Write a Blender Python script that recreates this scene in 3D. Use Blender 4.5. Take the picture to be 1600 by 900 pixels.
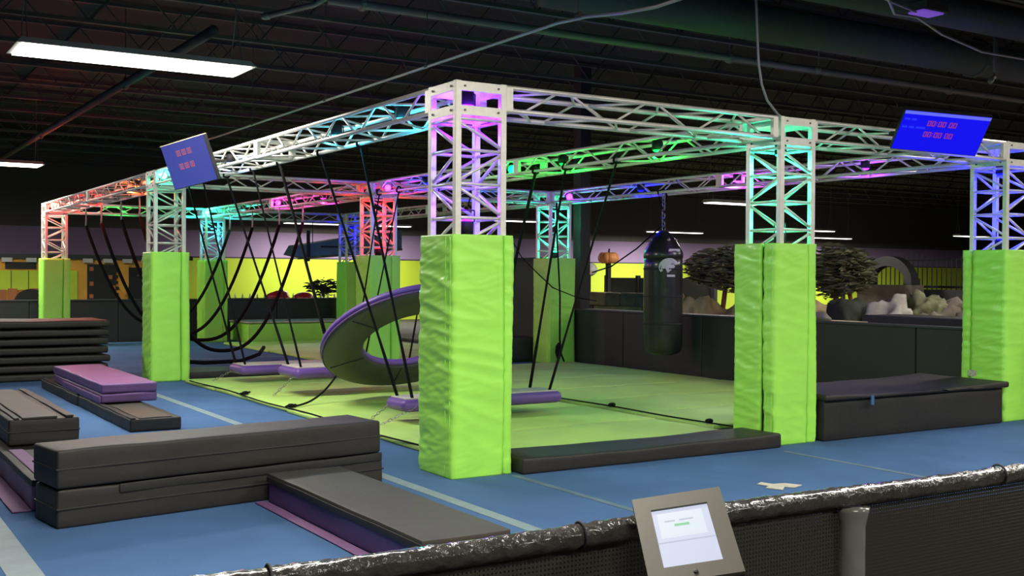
import bpy, bmesh, math, random
from mathutils import Vector, Matrix, noise
random.seed(7)
for o in list(bpy.data.objects): bpy.data.objects.remove(o)
SC = bpy.context.scene
COL = SC.collection
PI = math.pi

# ------------------------------------------------------------------ camera
cd = bpy.data.cameras.new('camera'); cam = bpy.data.objects.new('camera', cd); COL.objects.link(cam)
yaw, pit, rol = 1.012, 0.0109, 0.0057
Fv = Vector((math.cos(yaw)*math.cos(pit), math.sin(yaw)*math.cos(pit), -math.sin(pit)))
R0 = Vector((math.sin(yaw), -math.cos(yaw), 0)); U0 = R0.cross(Fv)
Rv = math.cos(rol)*R0 + math.sin(rol)*U0; Uv = -math.sin(rol)*R0 + math.cos(rol)*U0
M = Matrix.Identity(4)
for i in range(3):
    M[i][0] = Rv[i]; M[i][1] = Uv[i]; M[i][2] = -Fv[i]
M[0][3], M[1][3], M[2][3] = -4.3903, -7.7055, 1.553
cam.matrix_world = M
cd.sensor_width = 36; cd.lens = 1748.4/1600*36; cd.clip_end = 200; cd.clip_start = .05
SC.camera = cam

# ------------------------------------------------------------------ world, exposure
w = bpy.data.worlds.new('world'); SC.world = w; w.use_nodes = True
w.node_tree.nodes['Background'].inputs[0].default_value = (.7, .75, .8, 1)
w.node_tree.nodes['Background'].inputs[1].default_value = .02
SC.view_settings.view_transform = 'Standard'; SC.view_settings.look = 'None'
SC.view_settings.gamma = 1; SC.view_settings.use_curve_mapping = False
SC.view_settings.exposure = 0.0
LAMP_W = 215      # hall ceiling lamps and the added side fill lamps
FAR_W = 210        # lamps over the far side of the hall

# ------------------------------------------------------------------ materials
def mat(name, col, rough=.6, metal=0., var=.0, scale=8., bump=0., bscale=40., spec=.5, emit=None, estr=1., coat=0., stretch=None):
    m = bpy.data.materials.new(name); m.use_nodes = True
    nt = m.node_tree; b = nt.nodes['Principled BSDF']
    b.inputs['Base Color'].default_value = (*col, 1); b.inputs['Roughness'].default_value = rough
    b.inputs['Metallic'].default_value = metal
    b.inputs['Specular IOR Level'].default_value = spec
    b.inputs['Coat Weight'].default_value = coat
    tc = nt.nodes.new('ShaderNodeTexCoord'); vec = tc.outputs['Object']
    if stretch:
        mp = nt.nodes.new('ShaderNodeMapping'); mp.inputs['Scale'].default_value = stretch
        nt.links.new(vec, mp.inputs[0]); vec = mp.outputs[0]
    if var:
        n = nt.nodes.new('ShaderNodeTexNoise'); n.inputs['Scale'].default_value = scale; n.inputs['Detail'].default_value = 5
        nt.links.new(vec, n.inputs['Vector'])
        r = nt.nodes.new('ShaderNodeMapRange'); r.inputs[1].default_value = .3; r.inputs[2].default_value = .7
        r.inputs[3].default_value = 1-var; r.inputs[4].default_value = 1+var
        nt.links.new(n.outputs[0], r.inputs[0])
        v = nt.nodes.new('ShaderNodeVectorMath'); v.operation = 'SCALE'; v.inputs[0].default_value = col
        nt.links.new(r.outputs[0], v.inputs['Scale']); nt.links.new(v.outputs[0], b.inputs['Base Color'])
    if bump:
        n2 = nt.nodes.new('ShaderNodeTexNoise'); n2.inputs['Scale'].default_value = bscale; n2.inputs['Detail'].default_value = 4
        nt.links.new(vec, n2.inputs['Vector'])
        bp = nt.nodes.new('ShaderNodeBump'); bp.inputs['Strength'].default_value = bump; bp.inputs['Distance'].default_value = .02
        nt.links.new(n2.outputs[0], bp.inputs['Height']); nt.links.new(bp.outputs[0], b.inputs['Normal'])
    if emit:
        b.inputs['Emission Color'].default_value = (*emit, 1); b.inputs['Emission Strength'].default_value = estr
    return m
MT = {}
MT['alu'] = mat('brushed aluminium', (.78, .76, .68), .42, .35, .06, 20, .05, 60)
MT['alu_dark'] = mat('bolt steel', (.12, .11, .1), .4, .8)
MT['lime'] = mat('lime vinyl', (.41, .93, .11), .45, 0, .05, 3, .08, 9, coat=.1)
MT['lime_mat'] = mat('lime floor mat', (.46, .68, .15), .6, 0, .10, 1.2, .18, 3)
MT['core'] = mat('black webbing core', (.012, .012, .014), .7)
MT['blue'] = mat('blue carpet', (.066, .140, .285), .95, 0, .13, 1.3, .25, 160, spec=.15)
MT['tape'] = mat('pale floor tape', (.20, .27, .29), .6, 0, .12, 6)
MT['tape2'] = mat('faded green tape', (.11, .18, .22), .7, 0, .25, 6)
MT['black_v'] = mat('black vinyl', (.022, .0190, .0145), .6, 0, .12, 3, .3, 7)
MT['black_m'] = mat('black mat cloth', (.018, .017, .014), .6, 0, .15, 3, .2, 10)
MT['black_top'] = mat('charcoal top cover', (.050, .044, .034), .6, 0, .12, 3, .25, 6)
MT['purple_v'] = mat('purple vinyl', (.16, .075, .22), .5, 0, .08, 4, .25, 8)
MT['purple_d'] = mat('deep purple vinyl', (.075, .04, .14), .5, 0, .08, 4, .25, 8)
MT['purple_ring'] = mat('violet vinyl', (.15, .065, .33), .45, 0, .06, 4)
MT['pink_flap'] = mat('faded purple flap', (.18, .085, .20), .7, 0, .1, 5)
MT['ring'] = mat('dark grey foam cover', (.060, .054, .046), .6, 0, .1, 4, .12, 8)
MT['beige'] = mat('beige top', (.55, .50, .42), .6, 0, .1, 5)
MT['rope'] = mat('black strap', (.008, .008, .008), .9, spec=.15)
MT['steel'] = mat('chain steel', (.35, .35, .36), .35, .8)
MT['wrap'] = mat('crinkled black plastic wrap', (.045, .042, .036), .25, 0, .2, 10, .8, 22, coat=.5)
MT['postwrap'] = mat('grey plastic sleeve', (.19, .185, .165), .25, 0, .1, 10, .1, 14, coat=.5)
MT['wall_d'] = mat('black padded wall', (.018, .020, .018), .5, 0, .15, 1, .1, 5)
MT['wall_b'] = mat('dark grey panel', (.035, .037, .036), .55, 0, .1, 1)
MT['ceil'] = mat('black ceiling paint', (.009, .0085, .008), .9, 0, .2, 1)
MT['joist'] = mat('black joist paint', (.045, .041, .036), .7, 0, .1, 3)
MT['pipe'] = mat('dark pipe paint', (.16, .145, .12), .5, .2, .1, 3)
MT['conduit'] = mat('galvanised conduit', (.38, .38, .37), .45, .4)
MT['duct'] = mat('black duct', (.045, .045, .042), .55)
MT['dark'] = mat('dark hall floor', (.03, .028, .024), .8, 0, .2, 2)
MT['kiosk'] = mat('bronze grey metal case', (.075, .068, .052), .5, .2, .05, 8)
MT['kiosk_e'] = mat('black case edge', (.01, .01, .01), .5)
MT['tvframe'] = mat('black screen bezel', (.015, .015, .018), .35)
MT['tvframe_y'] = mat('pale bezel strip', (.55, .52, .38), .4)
MT['bag'] = mat('black leather', (.016, .018, .016), .32, 0, .15, 4, .25, 10, coat=.3)
MT['white'] = mat('white paint', (.65, .64, .6), .6)
MT['logo'] = mat('silver print', (.6, .6, .6), .4)
MT['orange'] = mat('orange paint', (.88, .44, .06), .7, 0, .1, 2)
MT['copper'] = mat('salmon paint', (.5, .17, .06), .7, 0, .15, 2)
MT['limewall'] = mat('lime paint', (.60, .78, .05), .7, 0, .08, 2)
MT['red'] = mat('red plastic', (.45, .02, .03), .4)
MT['rock'] = mat('tan rock', (.42, .32, .16), .9, 0, .35, 2.5, .8, 6)
MT['rock2'] = mat('grey brown rock', (.17, .14, .105), .9, 0, .4, 2.5, .8, 6)
MT['rock3'] = mat('pale rock', (.4, .37, .32), .9, 0, .35, 3, .8, 6)
MT['leaf'] = mat('olive leaves', (.16, .16, .08), .8, 0, .4, 5)
MT['leaf2'] = mat('grey green leaves', (.26, .24, .15), .8, 0, .4, 5)
MT['leafd'] = mat('dark leaves', (.03, .035, .02), .8, 0, .3, 5)
MT['bark'] = mat('reddish bark', (.2, .085, .035), .9, 0, .3, 8, .5, 20)
MT['barkd'] = mat('dark bark', (.06, .045, .03), .9, 0, .3, 8, .5, 20)
MT['teal'] = mat('teal canvas', (.10, .19, .23), .6, 0, .15, 1)
MT['greyp'] = mat('grey panel', (.12, .12, .09), .6)
MT['pumpkin'] = mat('orange pumpkin skin', (.75, .3, .1), .5, 0, .1, 6)
MT['lens'] = mat('lamp diffuser', (.9, .9, .85), .5, emit=(1, .94, .84), estr=9)
MT['lensfar'] = mat('far lamp diffuser', (.9, .9, .9), .5, emit=(1, .96, .9), estr=4)
MT['lampcase'] = mat('lamp housing', (.6, .58, .48), .5)
MT['tvblue'] = mat('screen blue', (.0, .0, .02), .25, emit=(.004, .0, .85), estr=1.0)
MT['tvblue2'] = mat('washed screen blue', (.02, .02, .05), .12, emit=(.03, .045, .30), estr=1.0, coat=1.)
MT['tvbar'] = mat('screen title bar', (.0, .0, .02), .3, emit=(.13, .15, .9), estr=1.0)
MT['tvbar2'] = mat('screen faint text', (.0, .0, .02), .3, emit=(.02, .03, .95), estr=1.0)
MT['tvred'] = mat('screen red digits', (.0, .0, .02), .3, emit=(.30, .03, .22), estr=1.0)
MT['tvred2'] = mat('screen orange digits', (.0, .0, .02), .3, emit=(.45, .12, .14), estr=1.0)
MT['padwhite'] = mat('tablet screen white', (.03, .03, .03), .3, emit=(.60, .65, .80), estr=1.0)
MT['padgreen'] = mat('tablet green button', (.03, .03, .03), .3, emit=(.22, .58, .30), estr=1.0)
MT['padgrey'] = mat('tablet grey line', (.03, .03, .03), .3, emit=(.42, .48, .60), estr=1.0)
MT['padpale'] = mat('tablet pale panel', (.03, .03, .03), .3, emit=(.70, .77, .85), estr=1.0)
MT['paper'] = mat('torn paper', (.55, .52, .42), .8, 0, .1, 10)
MT['tag'] = mat('care label', (.5, .52, .4), .7, 0, .3, 40)
MT['bluebit'] = mat('blue clip', (.05, .15, .3), .5)

# far wall: painted bands (black above, purple, lime below)
def bandmat():
    m = bpy.data.materials.new('banded wall paint'); m.use_nodes = True; nt = m.node_tree
    b = nt.nodes['Principled BSDF']; b.inputs['Roughness'].default_value = .75
    tc = nt.nodes.new('ShaderNodeTexCoord'); sp = nt.nodes.new('ShaderNodeSeparateXYZ'); nt.links.new(tc.outputs['Object'], sp.inputs[0])
    r = nt.nodes.new('ShaderNodeMapRange'); r.inputs[1].default_value = 0; r.inputs[2].default_value = 6
    nt.links.new(sp.outputs[2], r.inputs[0])
    c = nt.nodes.new('ShaderNodeValToRGB'); c.color_ramp.interpolation = 'CONSTANT'
    e = c.color_ramp.elements; e[0].position = 0; e[0].color = (.42, .56, .025, 1)
    e[1].position = 2.04/6; e[1].color = (.05, .04, .05, 1)
    x = e.new(2.09/6); x.color = (.27, .19, .32, 1)
    x = e.new(2.92/6); x.color = (.085, .076, .066, 1)
    nt.links.new(r.outputs[0], c.inputs[0]); nt.links.new(c.outputs[0], b.inputs['Base Color'])
    return m
MT['bands'] = bandmat()

# black mesh cloth of the barrier: real small holes
def netmat():
    m = bpy.data.materials.new('black mesh netting'); m.use_nodes = True; nt = m.node_tree
    b = nt.nodes['Principled BSDF']; b.inputs['Base Color'].default_value = (.030, .027, .020, 1); b.inputs['Roughness'].default_value = .6
    tc = nt.nodes.new('ShaderNodeTexCoord'); sp = nt.nodes.new('ShaderNodeSeparateXYZ'); nt.links.new(tc.outputs['Object'], sp.inputs[0])
    outs = []
    for ax in (0, 2):
        mu = nt.nodes.new('ShaderNodeMath'); mu.operation = 'MULTIPLY'; mu.inputs[1].default_value = 2*PI/.012
        nt.links.new(sp.outputs[ax], mu.inputs[0])
        s = nt.nodes.new('ShaderNodeMath'); s.operation = 'SINE'; nt.links.new(mu.outputs[0], s.inputs[0])
        g = nt.nodes.new('ShaderNodeMath'); g.operation = 'GREATER_THAN'; g.inputs[1].default_value = .45
        nt.links.new(s.outputs[0], g.inputs[0]); outs.append(g)
    a = nt.nodes.new('ShaderNodeMath'); a.operation = 'MULTIPLY'
    nt.links.new(outs[0].outputs[0], a.inputs[0]); nt.links.new(outs[1].outputs[0], a.inputs[1])
    tr = nt.nodes.new('ShaderNodeBsdfTransparent'); mx = nt.nodes.new('ShaderNodeMixShader')
    nt.links.new(a.outputs[0], mx.inputs[0]); nt.links.new(b.outputs[0], mx.inputs[1]); nt.links.new(tr.outputs[0], mx.inputs[2])
    nt.links.new(mx.outputs[0], nt.nodes['Material Output'].inputs[0])
    return m
MT['net'] = netmat()

# ------------------------------------------------------------------ mesh helpers
def link(name, bm, m, parent=None, smooth=False, loc=None):
    me = bpy.data.meshes.new(name); bmesh.ops.recalc_face_normals(bm, faces=bm.faces); bm.to_mesh(me); bm.free()
    if smooth:
        for p in me.polygons: p.use_smooth = True
    me.materials.append(MT[m] if isinstance(m, str) else m)
    o = bpy.data.objects.new(name, me); COL.objects.link(o)
    if parent: o.parent = parent
    if loc: o.location = loc
    return o
def box(bm, c, s, rot=None, bev=0.):
    r = bmesh.ops.create_cube(bm, size=1)
    vs = r['verts']
    for v in vs:
        v.co = Vector((v.co.x*s[0], v.co.y*s[1], v.co.z*s[2]))
    if bev:
        ed = list({e for v in vs for e in v.link_edges})
        q = bmesh.ops.bevel(bm, geom=ed, offset=bev, segments=2, affect='EDGES', profile=.5)
        vs = list({v for f in q['faces'] for v in f.verts} | {v for v in vs if v.is_valid})
    for v in vs:
        if rot: v.co = rot @ v.co
        v.co += Vector(c)
    return vs
def box2(bm, a, b, bev=0.):
    return box(bm, [(a[i]+b[i])/2 for i in range(3)], [abs(b[i]-a[i]) for i in range(3)], bev=bev)
def bar(bm, p, q, r, seg=8, r2=None):
    p = Vector(p); q = Vector(q); d = q-p; L = d.length
    if L < 1e-6: return
    m = Matrix.Translation((p+q)/2) @ d.to_track_quat('Z', 'Y').to_matrix().to_4x4()
    bmesh.ops.create_cone(bm, cap_ends=True, segments=seg, radius1=r, radius2=r if r2 is None else r2, depth=L, matrix=m)
def tube(bm, pts, r, seg=8, wob=0.):
    pts = [Vector(p) for p in pts]; rings = []
    up = Vector((0, 0, 1))
    for i, p in enumerate(pts):
        t = (pts[min(i+1, len(pts)-1)]-pts[max(i-1, 0)]).normalized()
        a = t.cross(up)
        if a.length < .05: a = t.cross(Vector((1, 0, 0)))
        a.normalize(); b = a.cross(t)
        ring = []
        for k in range(seg):
            an = 2*PI*k/seg; rr = r if not callable(r) else r(i/(len(pts)-1), an)
            ring.append(bm.verts.new(p+(a*math.cos(an)+b*math.sin(an))*rr))
        rings.append(ring)
    for i in range(len(rings)-1):
        for k in range(seg):
            bm.faces.new((rings[i][k], rings[i][(k+1) % seg], rings[i+1][(k+1) % seg], rings[i+1][k]))
    bm.faces.new(rings[0]); bm.faces.new(rings[-1][::-1])
def lathe(bm, prof, c=(0, 0, 0), seg=24, rot=None):
    rings = []
    for (r, z) in prof:
        ring = []
        for k in range(seg):
            a = 2*PI*k/seg; v = Vector((r*math.cos(a), r*math.sin(a), z))
            if rot: v = rot @ v
            ring.append(bm.verts.new(v+Vector(c)))
        rings.append(ring)
    for i in range(len(rings)-1):
        for k in range(seg):
            bm.faces.new((rings[i][k], rings[i][(k+1) % seg], rings[i+1][(k+1) % seg], rings[i+1][k]))
    bm.faces.new(rings[0][::-1]); bm.faces.new(rings[-1])
def B(): return bmesh.new()
def tag(o, label, cat, group=None):
    o['label'] = label; o['category'] = cat
    if group: o['group'] = group
    return o
def thing(name, label, cat, loc=(0, 0, 0), rz=0, group=None):
    o = bpy.data.objects.new(name, None); COL.objects.link(o); o.location = loc; o.rotation_euler = (0, 0, rz)
    o.empty_display_size = .1
    return tag(o, label, cat, group)
def struct(name, bm, m, **k):
    o = link(name, bm, m, **k); o['kind'] = 'structure'; return o
def one(name, bm, m, label, cat, group=None, **k):
    return tag(link(name, bm, m, **k), label, cat, group)

# ------------------------------------------------------------------ setting
bm = B(); box2(bm, (-14, -18, -.2), (62, 28.5, -.012)); struct('floor', bm, 'dark')
bm = B(); box2(bm, (-12, -2.75, -.011), (7.02, 18.45, 0)); o = struct('floor_carpet', bm, 'blue'); o.name = 'floor'
bm = B(); box2(bm, (-14, -18, 5.4), (62, 28.5, 5.6)); struct('ceiling', bm, 'ceil')
bm = B(); box2(bm, (-14, 27.5, 0), (62, 27.8, 5.4)); struct('wall_back', bm, 'bands')
bm = B(); box2(bm, (-14.2, -18, 0), (-14, 28, 5.4)); struct('wall_left', bm, 'wall_b')
bm = B(); box2(bm, (62, -18, 0), (62.2, 28, 5.4)); struct('wall_right', bm, 'wall_b')
bm = B(); box2(bm, (-14, -18.2, 0), (62, -18, 5.4)); struct('wall_front', bm, 'wall_b')

# low padded walls round the course
def lowwall(name, label, a, b, n, top=.97):
    t = thing(name, label, 'padded wall', ((a[0]+b[0])/2, (a[1]+b[1])/2, 0))
    c = Vector(t.location)
    for i in range(n):
        p = Vector((a[0], a[1], 0)).lerp(Vector((b[0], b[1], 0)), i/n); q = Vector((a[0], a[1], 0)).lerp(Vector((b[0], b[1], 0)), (i+1)/n)
        bm = B()
        if a[0] == b[0]: box2(bm, (p.x, p.y+.006, 0), (p.x+.12, q.y-.006, top-.03), bev=.012)
        else: box2(bm, (p.x+.006, p.y, 0), (q.x-.006, p.y+.12, top-.03), bev=.012)
        bmesh.ops.translate(bm, vec=-c, verts=bm.verts); link('wall_pad', bm, 'wall_d', t)
    bm = B()
    if a[0] == b[0]: box2(bm, (a[0]-.01, a[1], top-.03), (a[0]+.14, b[1], top), bev=.006)
    else: box2(bm, (a[0], a[1]-.01, top-.03), (b[0], a[1]+.14, top), bev=.006)
    bmesh.ops.translate(bm, vec=-c, verts=bm.verts); link('cap_rail', bm, 'wall_b', t)
    return t
lowwall('padded_barrier', 'long black padded low wall behind the punching bag on the right', (7.16, -.6), (7.16, 9.2), 5)
lowwall('padded_barrier', 'black padded low wall at the far end, in front of the painted backdrop', (-6, 18.5), (7.1, 18.5), 7, .97)
# tall dark mesh screen beyond the far right pillars
t = thing('mesh_screen', 'tall dark screen panel standing between the back pillars beyond the ring', 'screen', (7.16, 10.95, 0))
bm = B(); box2(bm, (0, -1.5, .0), (.05, 1.5, 1.85), bev=.01); link('panel', bm, 'black_m', t)
bm = B(); box2(bm, (-.02, -1.6, 1.83), (.07, 1.6, 1.9), bev=.01); link('top_rail', bm, 'core', t)
for s in (-1, 1):
    bm = B(); box2(bm, (-.02, s*1.56-.04, 0), (.07, s*1.56+.04, 1.9), bev=.01); link('post', bm, 'core', t)
# building column
bm = B(); box2(bm, (7.45, 8.9, 0), (7.68, 9.13, 5.4), bev=.01); one('building_column', bm, 'black_v', 'square black building column standing just behind the right back green pillar', 'column')

# ------------------------------------------------------------------ ceiling joists
def joist(y, zb, r=.02):
    t = thing('ceiling_joist', 'black open-web steel joist under the dark ceiling', 'joist', (24, y, zb), group='open-web joists under the ceiling')
    bm = B(); box2(bm, (-37, -.035, 0), (37, .035, .05)); link('bottom_chord', bm, 'joist', t)
    bm = B(); box2(bm, (-37, -.035, .65), (37, .035, .7)); link('top_chord', bm, 'joist', t)
    bm = B(); x = -37; k = 0
    while x < 36.4:
        bar(bm, (x, 0, .03 if k % 2 else .67), (x+.55, 0, .67 if k % 2 else .03), .012, 5); x += .55; k += 1
    link('web', bm, 'joist', t)
    return t
jy = [-3.5+1.75*i for i in range(18)]
j0 = joist(jy[0], 4.68)
for y in jy[1:]:
    t = j0.copy(); COL.objects.link(t); t.location = (24, y, 4.68)
    for ch in j0.children:
        c = ch.copy(); COL.objects.link(c); c.parent = t
# cross beam and pipes
def pipe(name, label, pts, r, m, cat='pipe', hang=()):
    t = thing(name, label, cat, pts[0]); o = Vector(pts[0])
    bm = B(); tube(bm, [Vector(p)-o for p in pts], r, 12); link('tube', bm, m, t, smooth=True)
    for h in hang:
        bm = B(); hp = Vector(h)-o
        lathe(bm, [(r+.012, -.03), (r+.03, -.02), (r+.03, .02), (r+.012, .03)], hp, 12, Matrix.Rotation(PI/2, 3, 'Y'))
        bar(bm, hp+Vector((0, 0, r)), (hp.x, hp.y, 5.4-o.z), .008, 6); link('hanger', bm, m, t)
    return t
pipe('sprinkler_pipe', 'thin brown sprinkler pipe running above the rig to the right', [(.5, 4, 4.62), (60, 4, 4.62)], .05, 'pipe', hang=[(.9, 4, 4.62), (6.5, 4, 4.62), (11.3, 4, 4.62)])
pipe('sprinkler_pipe', 'dark pipe running away over the large lamp on the left', [(-.55, 4.8, 4.3), (-.55, 27.3, 4.3)], .06, 'joist', hang=[(-.55, 9, 4.3), (-.55, 16, 4.3)])
pipe('air_duct', 'wide round black air duct crossing under the ceiling at upper right', [(2, 1.9, 4.55), (60, 1.9, 4.55)], .24, 'duct', 'duct', hang=[(9, 1.9, 4.55)])
pipe('air_duct', 'second black air duct nearer the camera in the top right corner', [(3.5, .9, 4.75), (60, .9, 4.75)], .2, 'duct', 'duct')
# conduit running along, bending up
pts = [(1.0, 10.2, 3.72)] + [(1.0, 9.8-.6*i, 3.71) for i in range(17)] + [(1.02, -.2, 3.69), (1.1, -.55, 3.66), (1.25, -.8, 3.68), (1.5, -1.0, 3.78), (1.7, -1.1, 3.95), (1.85, -1.2, 4.3), (1.9, -1.2, 4.7)]
t = thing('electrical_conduit', 'long grey conduit slanting over the rig and curling up at the top', 'conduit', pts[0]); o = Vector(pts[0])
bm = B(); tube(bm, [Vector(p)-o for p in pts], .016, 8); link('tube', bm, 'conduit', t, smooth=True)
for y in (8, 5.3, 2.6, -.1):
    bm = B(); bar(bm, (0, y-o.y, .0), (0, y-o.y, 5.4-o.z), .005, 5); bar(bm, (0, y-.03-o.y, 0), (0, y+.03-o.y, 0), .024, 8); link('hanger', bm, 'joist', t)
bm = B(); tube(bm, [(2.86, -.2, 5.3), (2.9, -.2, 4.3), (2.93, -.2, 3.75), (2.95, -.2, 3.5), (2.99, -.2, 3.32), (3.06, -.2, 3.18), (3.2, -.2, 3.06), (3.3, -.15, 3.05)], .011, 8)
one('power_cable', bm, 'conduit', 'pale cable hanging from the ceiling down onto the middle front pillar', 'cable', smooth=True)
bm = B(); tube(bm, [(3.4, -1.0, 4.4), (4.2, -.6, 4.22), (4.8, -.2, 4.2), (5.4, 0, 4.28), (6.2, .3, 4.25), (7.2, .5, 4.2), (9, .8, 4.3), (12, 1.0, 4.2)], .014, 8)
one('power_cable', bm, 'conduit', 'loose grey cable draped across the top right corner under the ducts', 'cable', smooth=True)
bm = B(); tube(bm, [(2.9, -1.3, 4.6), (3.6, -.9, 4.42), (4.3, -.4, 4.36), (4.9, 0, 4.40), (5.7, .25, 4.42)], .012, 8)
one('power_cable', bm, 'conduit', 'short pale cable above the purple-lit box at upper right', 'cable', smooth=True)
t = thing('light_box', 'small grey box with a purple underside hung in the top right corner', 'light', (6.05, .37, 4.46))
bm = B(); box2(bm, (-.16, -.12, .02), (.2, .14, .14), bev=.015); link('case', bm, 'joist', t)
bm = B(); box2(bm, (-.2, -.1, 0), (.14, .1, .02)); link('lens', bm, mat('purple glow panel', (.1, .05, .2), emit=(.12, .05, .38), estr=1), t)
bm = B(); bar(bm, (0, 0, .13), (0, 0, .9), .008, 6); link('hanger', bm, 'joist', t)
# bracket clamp and drops under the pipes
t = thing('pipe_bracket', 'angled grey bracket hanging at the top centre by the pipe end', 'bracket', (.45, 4.2, 4.62))
bm = B(); tube(bm, [(-.45, .45, -.12), (-.2, .3, -.05), (0, .1, 0), (.15, -.05, .1)], .035, 8); link('arm', bm, 'pipe', t, smooth=True)
bm = B(); lathe(bm, [(.02, -.03), (.05, -.02), (.06, .02), (.02, .05)], (-.45, .45, -.13), 12); link('foot', bm, 'pipe', t, smooth=True)
bm = B(); bar(bm, (0, .1, 0), (0, .1, .78), .012, 6); link('rod', bm, 'joist', t)
t = thing('sprinkler_drop', 'curved pipe stub with a sprinkler below the upper duct', 'sprinkler', (8.1, .95, 4.08))
bm = B(); tube(bm, [(0, 0, .5), (0, 0, .05), (-.02, 0, -.02), (-.08, 0, -.06)], .03, 8); link('stub', bm, 'pipe', t, smooth=True)
bm = B(); lathe(bm, [(.015, 0), (.04, -.01), (.04, -.02), (.01, -.05)], (-.09, 0, -.06), 10); link('head', bm, 'pipe', t, smooth=True)
t = thing('sprinkler_drop', 'thin rod with a small clamp hanging below the lower duct', 'sprinkler', (6.0, 1.9, 4.1))
bm = B(); bar(bm, (0, 0, 0), (0, 0, .3), .007, 6); link('stub', bm, 'pipe', t)
bm = B(); lathe(bm, [(.02, .02), (.04, .0), (.03, -.04), (.01, -.06)], (0, 0, 0), 10); link('head', bm, 'pipe', t, smooth=True)

# ------------------------------------------------------------------ ceiling lamps
def lamp(name, label, c, L, W, lens, watt, group=None, wires=True, col=(1, .95, .87)):
    t = thing(name, label, 'ceiling light', c, group=group)
    bm = B(); h = .07
    r = bmesh.ops.create_cube(bm, size=1)
    for v in r['verts']:
        k = 1. if v.co.z < 0 else .8
        v.co = Vector((v.co.x*2*(L/2)*(1 if v.co.z < 0 else .96), v.co.y*W*k, .012+(v.co.z+.5)*h))
    link('housing', bm, 'lampcase', t)
    bm = B(); box2(bm, (-L/2+.05, -W/2+.03, -.006), (L/2-.05, W/2-.03, .011)); link('diffuser', bm, lens, t)
    if wires:
        for s in (-1, 1):
            bm = B(); bar(bm, (s*(L/2-.12), -W*.3, h), (s*(L/2-.12), 0, .65), .006, 5); bar(bm, (s*(L/2-.12), W*.3, h), (s*(L/2-.12), 0, .65), .006, 5)
            bar(bm, (s*(L/2-.12), 0, .65), (s*(L/2-.12), 0, 5.385-c[2]), .006, 5); link('suspension_wire', bm, 'pipe', t)
    ld = bpy.data.lights.new('lamp_light', 'AREA'); ld.shape = 'RECTANGLE'; ld.size = L*.95; ld.size_y = W*.9; ld.energy = watt; ld.color = col
    lo = bpy.data.objects.new('lamp_light', ld); COL.objects.link(lo); lo.parent = t; lo.location = (0, 0, -.02)
    return t
lamp('strip_light', 'large bright suspended strip light at upper left', (-1.45, 4.65, 3.83), 2.45, .72, 'lens', LAMP_W)
lamp('strip_light', 'smaller looking suspended strip light cut by the left edge', (-1.45, 17.9, 3.83), 2.45, .72, 'lens', LAMP_W)
for c in ((-2.6, -3.6, 4.1), (2.2, -5.2, 4.1), (7.4, -5.2, 4.1), (-3.8, -9.5, 4.1), (3, -11, 4.1), (12.5, -5.2, 4.1)):
    lamp('strip_light', 'suspended strip light above and behind the viewer', c, 2.45, .72, 'lens', LAMP_W, group='strip lights outside the frame')
far = [((13.2, 11.1, 3.2), 1.5, 'far strip light left of the middle front pillar, brightest of the right hall'), ((23.0, 24.6, 3.2), 2.6, 'far strip light directly behind the top of the punching bag'),
       ((13.7, 21.0, 3.2), 1.5, 'far strip light just right of the centre front pillar'), ((9.0, 25.6, 3.15), 1.9, 'far strip light behind the ropes, left of its twin'),
       ((11.7, 25.6, 3.15), 1.5, 'far strip light behind the ropes, right of its twin'), ((25.7, 20.3, 3.2), 2.0, 'far strip light seen through the middle front pillar truss'),
       ((32.0, 25.2, 3.2), 2.4, 'dim far strip light right of the middle front pillar'), ((34.5, 20.2, 3.2), 2.0, 'far strip light beside the truss of the right front pillar')]
for c, L, lb in far: lamp('strip_light', lb, c, L, .35, 'lensfar', FAR_W*(2.6 if c[0] > 20 else 1))
for c in ((10, .2, 4.1), (14.5, 2.6, 4.1), (-4.8, 12.5, 4.1), (-6, 21.5, 4.1)):  # unseen lamps added to brighten the far hall on both sides
    lamp('strip_light', 'added unseen fill lamp just outside the sides of the view', c, 2.4, .6, 'lensfar', LAMP_W, group='added fill lamps beyond the sides of the frame')

# ------------------------------------------------------------------ floor marks
def flat(name, label, cat, x0, y0, x1, y1, z, h, m, group=None):
    bm = B(); box2(bm, (x0, y0, z), (x1, y1, z+h)); return one(name, bm, m, label, cat, group)
flat('floor_tape', 'pale grey tape line on the blue carpet, left of the centre pillar', 'tape', -.70, -2.7, -.60, 8.4, 0, .003, 'tape')
flat('floor_tape', 'wide pale tape line in the bottom left corner of the carpet', 'tape', -3.55, -2.7, -3.38, 4, 0, .003, 'tape')
flat('floor_tape', 'faint greenish tape line running forward from the centre pillar', 'tape', .2, -2.7, .26, -.35, 0, .003, 'tape2')
flat('floor_tape', 'faint greenish tape line in front of the middle front pillar', 'tape', 2.93, -2.7, 2.99, -.55, 0, .003, 'tape2')
flat('floor_tape', 'faded tape line crossing the blue floor of the far bay', 'tape', .5, 12.6, 3.2, 12.7, 0, .003, 'tape2')
bm = B()
random.seed(3)
vv = [(1.6, -1.6), (1.68, -1.56), (1.70, -1.66), (1.80, -1.68), (1.86, -1.8), (1.74, -1.84), (1.70, -1.78), (1.60, -1.86), (1.55, -1.74), (1.62, -1.7)]
a = [bm.verts.new((x, y, .003)) for x, y in vv]; b = [bm.verts.new((x, y, .008)) for x, y in vv]
bm.faces.new(a[::-1]); bm.faces.new(b)
for i in range(len(a)): bm.faces.new((a[i], a[(i+1) % len(a)], b[(i+1) % len(a)], b[i]))
one('paper_scrap', bm, 'paper', 'torn scrap of pale paper tape on the blue floor by the railing', 'paper')

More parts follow.
